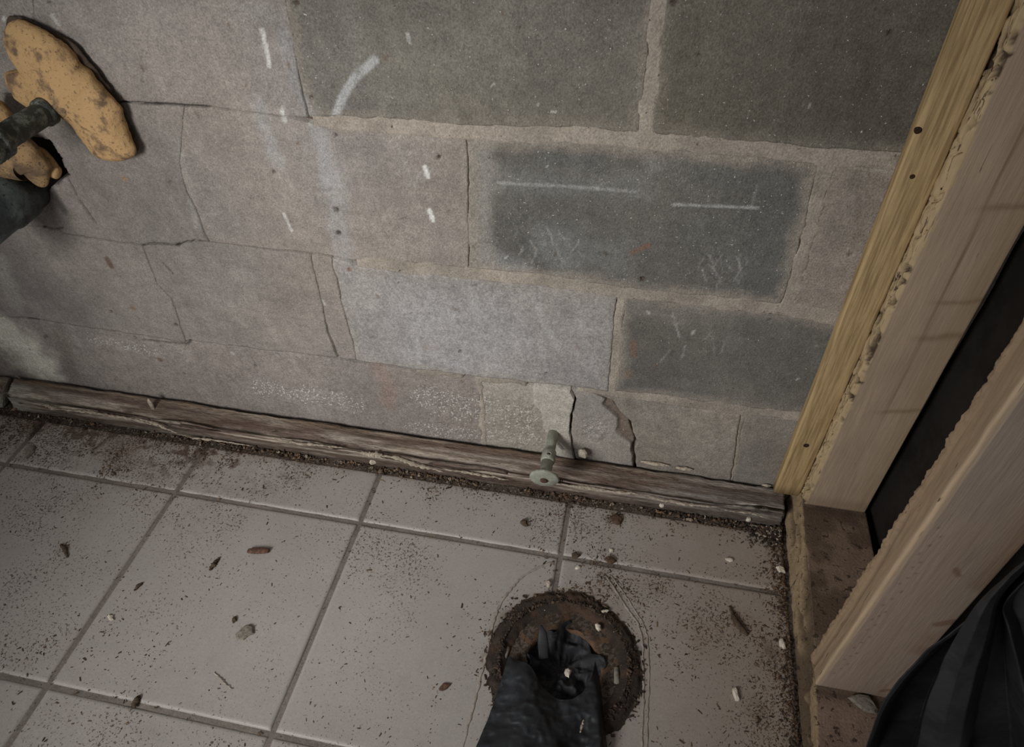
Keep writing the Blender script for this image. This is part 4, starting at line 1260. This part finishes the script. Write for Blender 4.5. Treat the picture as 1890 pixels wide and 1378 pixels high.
# ------------------------------------------------------------------ loose debris
def flake_mesh(n, pos, size, colpal, seed, flat=0.35, elong=2.0):
    r = np.random.default_rng(seed)
    base = np.array([[-1, -.7, 0], [.9, -.8, 0], [1, .7, 0], [-.8, .9, 0], [-.6, -.5, 1], [.6, -.4, 1], [.5, .5, 1], [-.5, .4, 1]], float)
    fq = np.array([[0, 3, 2, 1], [4, 5, 6, 7], [0, 1, 5, 4], [1, 2, 6, 5], [2, 3, 7, 6], [3, 0, 4, 7]])
    V = np.repeat(base[None], n, 0) + r.normal(0, .25, (n, 8, 3))
    el = 1 + r.random(n) ** 2 * elong
    V[..., 0] *= (size * el * 0.5)[:, None]; V[..., 1] *= (size * .5)[:, None]; V[..., 2] = np.clip(V[..., 2], 0, 1.5) * (size * flat)[:, None]
    a = r.random(n) * 6.283
    ca, sa = np.cos(a)[:, None], np.sin(a)[:, None]
    X = V[..., 0] * ca - V[..., 1] * sa; Y = V[..., 0] * sa + V[..., 1] * ca
    V = np.stack([X, Y, V[..., 2]], -1) + pos[:, None, :]
    Fc = (fq[None] + (np.arange(n) * 8)[:, None, None]).reshape(-1, 4)
    pal = np.array([lin(q) for q in colpal])
    ci = pal[r.integers(0, len(pal), n)] * (0.7 + 0.6 * r.random(n))[:, None]
    C = np.repeat(ci[:, None], 8, 1)
    return build(V.reshape(-1, 3), Fc, C.reshape(-1, 3), np.zeros((n * 8, 3)), smooth=False)


r = np.random.default_rng(5)
N0 = 230000
p = np.stack([r.uniform(-1.15, 0.472, N0), r.uniform(-0.72, -0.066, N0)], 1)
den = dirt_density(p[:, 0], p[:, 1]) * (0.1 + 1.8 * sstep(.3, .7, fbm(p[:, 0], p[:, 1], 34, 3, 90)))
ok = (r.random(N0) < np.clip(den, 0, 1) ** 1.8 * 0.6) & (np.hypot(p[:, 0] - FC[0], p[:, 1] - FC[1]) > 0.098)
p = p[ok]; n = len(p)
size = 0.0007 + 0.0016 * r.random(n) ** 3 + 0.0016 * (r.random(n) < 0.05) * r.random(n)
DARKS = [(58, 46, 38), (72, 56, 44), (48, 40, 35), (84, 66, 50), (64, 52, 44), (96, 78, 60)]
me = flake_mesh(n, np.c_[p, np.full(n, 0.0003)], size, DARKS, 6, 0.3, 2.5)
link('floor_crumbs', me, M_DEBRIS, label='brown dirt crumbs scattered over the tiles', cat='dirt', kind='stuff')

n = 4200
x = r.uniform(-1.15, 0.472, n); y = BP_F - 0.001 - np.abs(r.normal(0, 0.0065, n))
cl = fbm(x, x * 0 + 2.2, 14, 3, 93); okk = r.random(n) < sstep(0.25, 0.6, cl) * (1 - 0.6 * sstep(-0.45, -0.6, x))
x, y = x[okk], y[okk]; n = len(x)
size = 0.001 + 0.0042 * r.random(n) ** 4
me = flake_mesh(n, np.c_[x, y, -0.0015 + 0.003 * r.random(n)], size, DARKS + DARKS + [(50, 42, 36), (44, 36, 30), (40, 33, 28), (112, 100, 86), (90, 78, 66), (130, 120, 106)], 9, 0.6, 1.2)
link('joint_rubble', me, M_DEBRIS, label='fine rubble filling the gap between tiles and rotten plate', cat='rubble', kind='stuff')
n = 1500
x = 0.470 - np.abs(r.normal(0, 0.010, n)); y = r.uniform(-0.72, -0.06, n)
size = 0.001 + 0.003 * r.random(n) ** 2.5
me = flake_mesh(n, np.c_[x, y, np.full(n, 0.0005)], size, DARKS, 19, 0.5, 1.5)
link('edge_rubble', me, M_DEBRIS, label='dark crumbs gathered along the foot of the sole plate', cat='rubble', kind='stuff')
n = 900
x = 0.468 - np.abs(r.normal(0, 0.022, n)); y = -0.058 - np.abs(r.normal(0, 0.014, n))
me = flake_mesh(n, np.c_[x, y, 0.0005 + 0.006 * r.random(n) * np.exp(-(0.468 - x) / .015)], 0.001 + 0.004 * r.random(n) ** 3, [(44, 37, 31), (54, 45, 38), (38, 32, 27), (66, 54, 44), (120, 110, 98)], 39, 0.6, 1.5)
link('corner_rubble', me, M_DEBRIS, label='dark rubble heaped in the corner of the tiles and plates', cat='rubble', kind='stuff')
n = 2600
a = r.random(n) * 6.283; rd = 0.088 + np.abs(r.normal(0, 0.009, n))
me = flake_mesh(n, np.c_[FC[0] + rd * np.cos(a), FC[1] + rd * np.sin(a), np.clip(0.006 - (rd - .088) * .35, 0.0005, .008)], 0.0012 + 0.003 * r.random(n) ** 2.5, [(46, 38, 32), (40, 33, 28), (56, 46, 38), (66, 52, 42), (36, 30, 26)], 29, 0.6, 2.0)
link('crumbs', me, M_DEBRIS, parent=fl_e, kind='stuff')


def chip(name, px, py, w, d, h, mat, label, cat, rot=0.0, z=0.0004, seed=0, plane='floor', wyp=None, n=9):
    """an irregular faceted chip"""
    rr = np.random.default_rng(seed + int(px) * 7 + int(py))
    q = F(px, py, z) if plane == 'floor' else W(px, py, wyp)
    th = np.sort(np.linspace(0, 2 * np.pi, n, endpoint=False) + rr.normal(0, .12, n))
    rad = 1 + rr.normal(0, .16, n)
    S = []
    for lv, sc in ((0, .92), (0.35, 1.0), (0.8, .82), (1.0, .45)):
        X = np.cos(th) * rad * sc * w / 2; Y = np.sin(th) * rad * sc * d / 2
        S.append(np.stack([q[0] + X * math.cos(rot) - Y * math.sin(rot), q[1] + X * math.sin(rot) + Y * math.cos(rot), q[2] + h * lv + rr.normal(0, h * .06, n) * (lv > 0)], 1))
    return link(name, loft(S, None, smooth=False), mat, label=label, cat=cat, base=q)


def stick(name, pts, rad, mat, label, cat, z=0.0015, n=20, flat=0.8):
    P, r_ = resample([F(*p, z) for p in pts], rad, n)
    rr = np.random.default_rng(int(pts[0][0]))
    P[:, 2] += np.abs(rr.normal(0, .0006, n)); P[:, :2] += rr.normal(0, .0004, (n, 2))
    S = tube_sections(P, r_ * (0.8 + .4 * rr.random(n)), 8, (1, flat))
    return link(name, loft(S, None), mat, label=label, cat=cat, base=P.mean(0) - [0, 0, z])


# brown husk with ridged segments
q = F(477, 1016, 0.004)
S = []
for t in np.linspace(0, 1, 18):
    rad = 0.0052 * (math.sin(math.pi * (0.10 + 0.80 * t)) ** 0.3) * (1 + 0.07 * math.sin(t * 40))
    th = np.linspace(0, 2 * np.pi, 14, endpoint=False)
    cx = q + np.array([(t - .5) * 0.032, (t - .5) * 0.006, 0])
    S.append(np.stack([np.full(14, cx[0]), cx[1] + rad * np.cos(th), np.maximum(cx[2] + rad * .75 * np.sin(th), 0.0003)], 1))
link('brown_husk', loft(S, None), M_BROWN, label='small brown oval husk lying on the middle tile', cat='husk', base=F(477, 1016))
chip('mortar_chip', 455, 1168, .028, .022, .005, M_GREY, 'pale grey angular mortar chip on the middle tile', 'chip', 0.9, n=8)
stick('twig', [(1347, 1118), (1355, 1142), (1366, 1158), (1380, 1172)], [.0015, .004, .0055, .002], M_TWIG, 'dark shred of twig on the tile right of the drain', 'twig')
stick('twig', [(248, 1090), (256, 1080), (263, 1075)], [.0012, .003, .001], M_TWIG, 'short dark shred left of the grey mortar chip', 'twig')
stick('twig', [(247, 1305), (252, 1292), (258, 1284)], [.003, .0045, .002], M_TWIG, 'grey lump stuck on the nearest horizontal grout line', 'shred')
stick('twig', [(387, 1052), (395, 1040), (404, 1030)], [.002, .004, .002], M_TWIG, 'brown shred left of the oval husk', 'shred')
stick('twig', [(112, 1005), (120, 1012), (124, 1028)], [.0018, .0035, .0015], M_TWIG, 'brown shred on the leftmost full tile', 'shred')
stick('straw', [(395, 1240), (412, 1258), (428, 1272)], [.0006, .0008, .0006], M_SPLINT, 'thin bent straw fibre below the grey mortar chip', 'straw')
stick('wood_splinter', [(1077, 1328), (1074, 1340), (1071, 1352)], [.0010, .0016, .0008], M_SPLINT, 'pale wood splinter lying on the black drain bag', 'splinter', z=0.026)
chip('shell_chip', 820, 1268, .014, .010, .004, M_BROWN, 'brown crumb on the tile left of the drain bag', 'chip', 0.6)
chip('gravel', 432, 1145, .006, .010, .004, M_TWIG, 'tiny dark pebble above the grey mortar chip', 'pebble', 0.2)
chip('plaster_chip', 205, 1140, .014, .007, .003, M_PLASTER, 'cream chip left of the grey mortar chip', 'chip', -0.3)
chip('plaster_chip', 1440, 1052, .013, .010, .006, M_PLASTER, 'white plaster chip against the sole plate near the grout line', 'chip', -0.5)
chip('plaster_chip', 1443, 1188, .009, .016, .005, M_PLASTER, 'white plaster chip against the sole plate beside the twig', 'chip', 0.1)
chip('plaster_chip', 1358, 1282, .008, .019, .005, M_PLASTER, 'white flake on the tile below the twig', 'chip', 0.2)
chip('plaster_chip', 1346, 1033, .014, .008, .003, M_PLASTER, 'white flake on the cut tile near the sole plate', 'chip', 0.0)
chip('plaster_chip', 1128, 1016, .007, .007, .003, M_PLASTER, 'white speck above the drain beside the grout crossing', 'chip', 0.0)
chip('plaster_chip', 1066, 1048, .010, .006, .003, M_PLASTER, 'white speck between grout line and drain', 'chip', 0.4)
chip('plaster_chip', 1048, 1243, .010, .014, .008, M_PLASTER, 'cream plaster lump caught in the mouth of the drain bag', 'chip', 0.4, z=0.020)
chip('plaster_chip', 1104, 1158, .008, .012, .004, M_PLASTER, 'white chip on the upper right of the drain ring', 'chip', 0.6, z=0.005)
chip('plaster_chip', 1116, 1128, .012, .006, .003, M_PLASTER, 'white flake just outside the drain ring top right', 'chip', 0.3, z=0.004)
chip('plaster_chip', 1381, 960, .009, .008, .006, M_PLASTER, 'white crumb in the wall joint near the corner', 'chip', 0.2, z=0.003)
chip('plaster_chip', 1221, 934, .009, .008, .006, M_PLASTER, 'white crumb in the wall joint right of the pipe stub', 'chip', 0.2, z=0.003)
chip('plaster_chip', 1437, 952, .012, .014, .016, M_GREY, 'grey crumb wedged in the corner by the sole plate', 'chip', 0.8, z=0.002)
chip('plaster_chip', 1076, 840, .018, .012, .012, M_PLASTER, 'white plaster crumb on the rotten plate right of the pipe stub', 'chip', -0.4, z=0.036, plane='wall', wyp=-0.012)
chip('plaster_chip', 670, 842, .018, .013, .009, M_GREY, 'largest crumb at the splintered middle of the plate', 'chip', 0.2, z=0.002)
chip('plaster_chip', 690, 853, .013, .010, .008, M_PLASTER, 'pale crumb right of the largest crumb by the plate', 'chip', 0.9, z=0.002)
chip('plaster_chip', 45, 748, .022, .012, .010, M_GREY, 'pale crumb below the broken end of the plate', 'chip', 0.1, z=0.002)
chip('plaster_chip', 1414, 896, .016, .005, .003, M_SPLINT, 'pale sliver on the plate beside the furring strip', 'chip', 0.0, z=0.040)
chip('wood_sliver', 1210, 857, .045, .006, .005, M_SPLINT, 'long pale sliver behind the plate right of the big crack', 'sliver', 0.0, plane='wall', wyp=-0.006)
chip('wood_sliver', 1262, 866, .030, .006, .005, M_SPLINT, 'short pale sliver behind the plate nearer the corner', 'sliver', 0.0, plane='wall', wyp=-0.006)
chip('slate_chip', 1593, 1297, .034, .020, .006, M_GREY, 'grey flat chip on the sole plate at the foreground stud', 'chip', -0.35, z=0.0505)
chip('tile_chip', 55, 835, .016, .030, .006, M_GREY, 'grey shard standing near the left grout crossing', 'chip', 0.25)
chip('dark_pebble', 158, 792, .006, .005, .004, M_HOLE, 'round black pebble on the cut tile under the plate', 'pebble', 0.0)
chip('foam_crumb', 1012, 1078, .008, .012, .005, M_SPLINT, 'tan crumb above the drain ring', 'chip', 0.2)
chip('rust_crumb', 1126, 1034, .018, .012, .005, M_RUST, 'brown crumb on the grout line above the drain', 'chip', 0.2)
chip('rust_crumb', 1062, 1026, .014, .010, .005, M_TWIG, 'dark crumb on the grout crossing above the drain', 'chip', 0.5)
chip('rust_crumb', 1137, 958, .018, .020, .006, M_RUST, 'brown crumb on the cut tile right of the pipe stub', 'chip', 0.5)
chip('rust_crumb', 968, 965, .012, .016, .005, M_TWIG, 'dark curl on the cut tile left of the pipe disc', 'chip', 0.7)

for o in scene.objects:
    if '_base' in o: del o['_base']
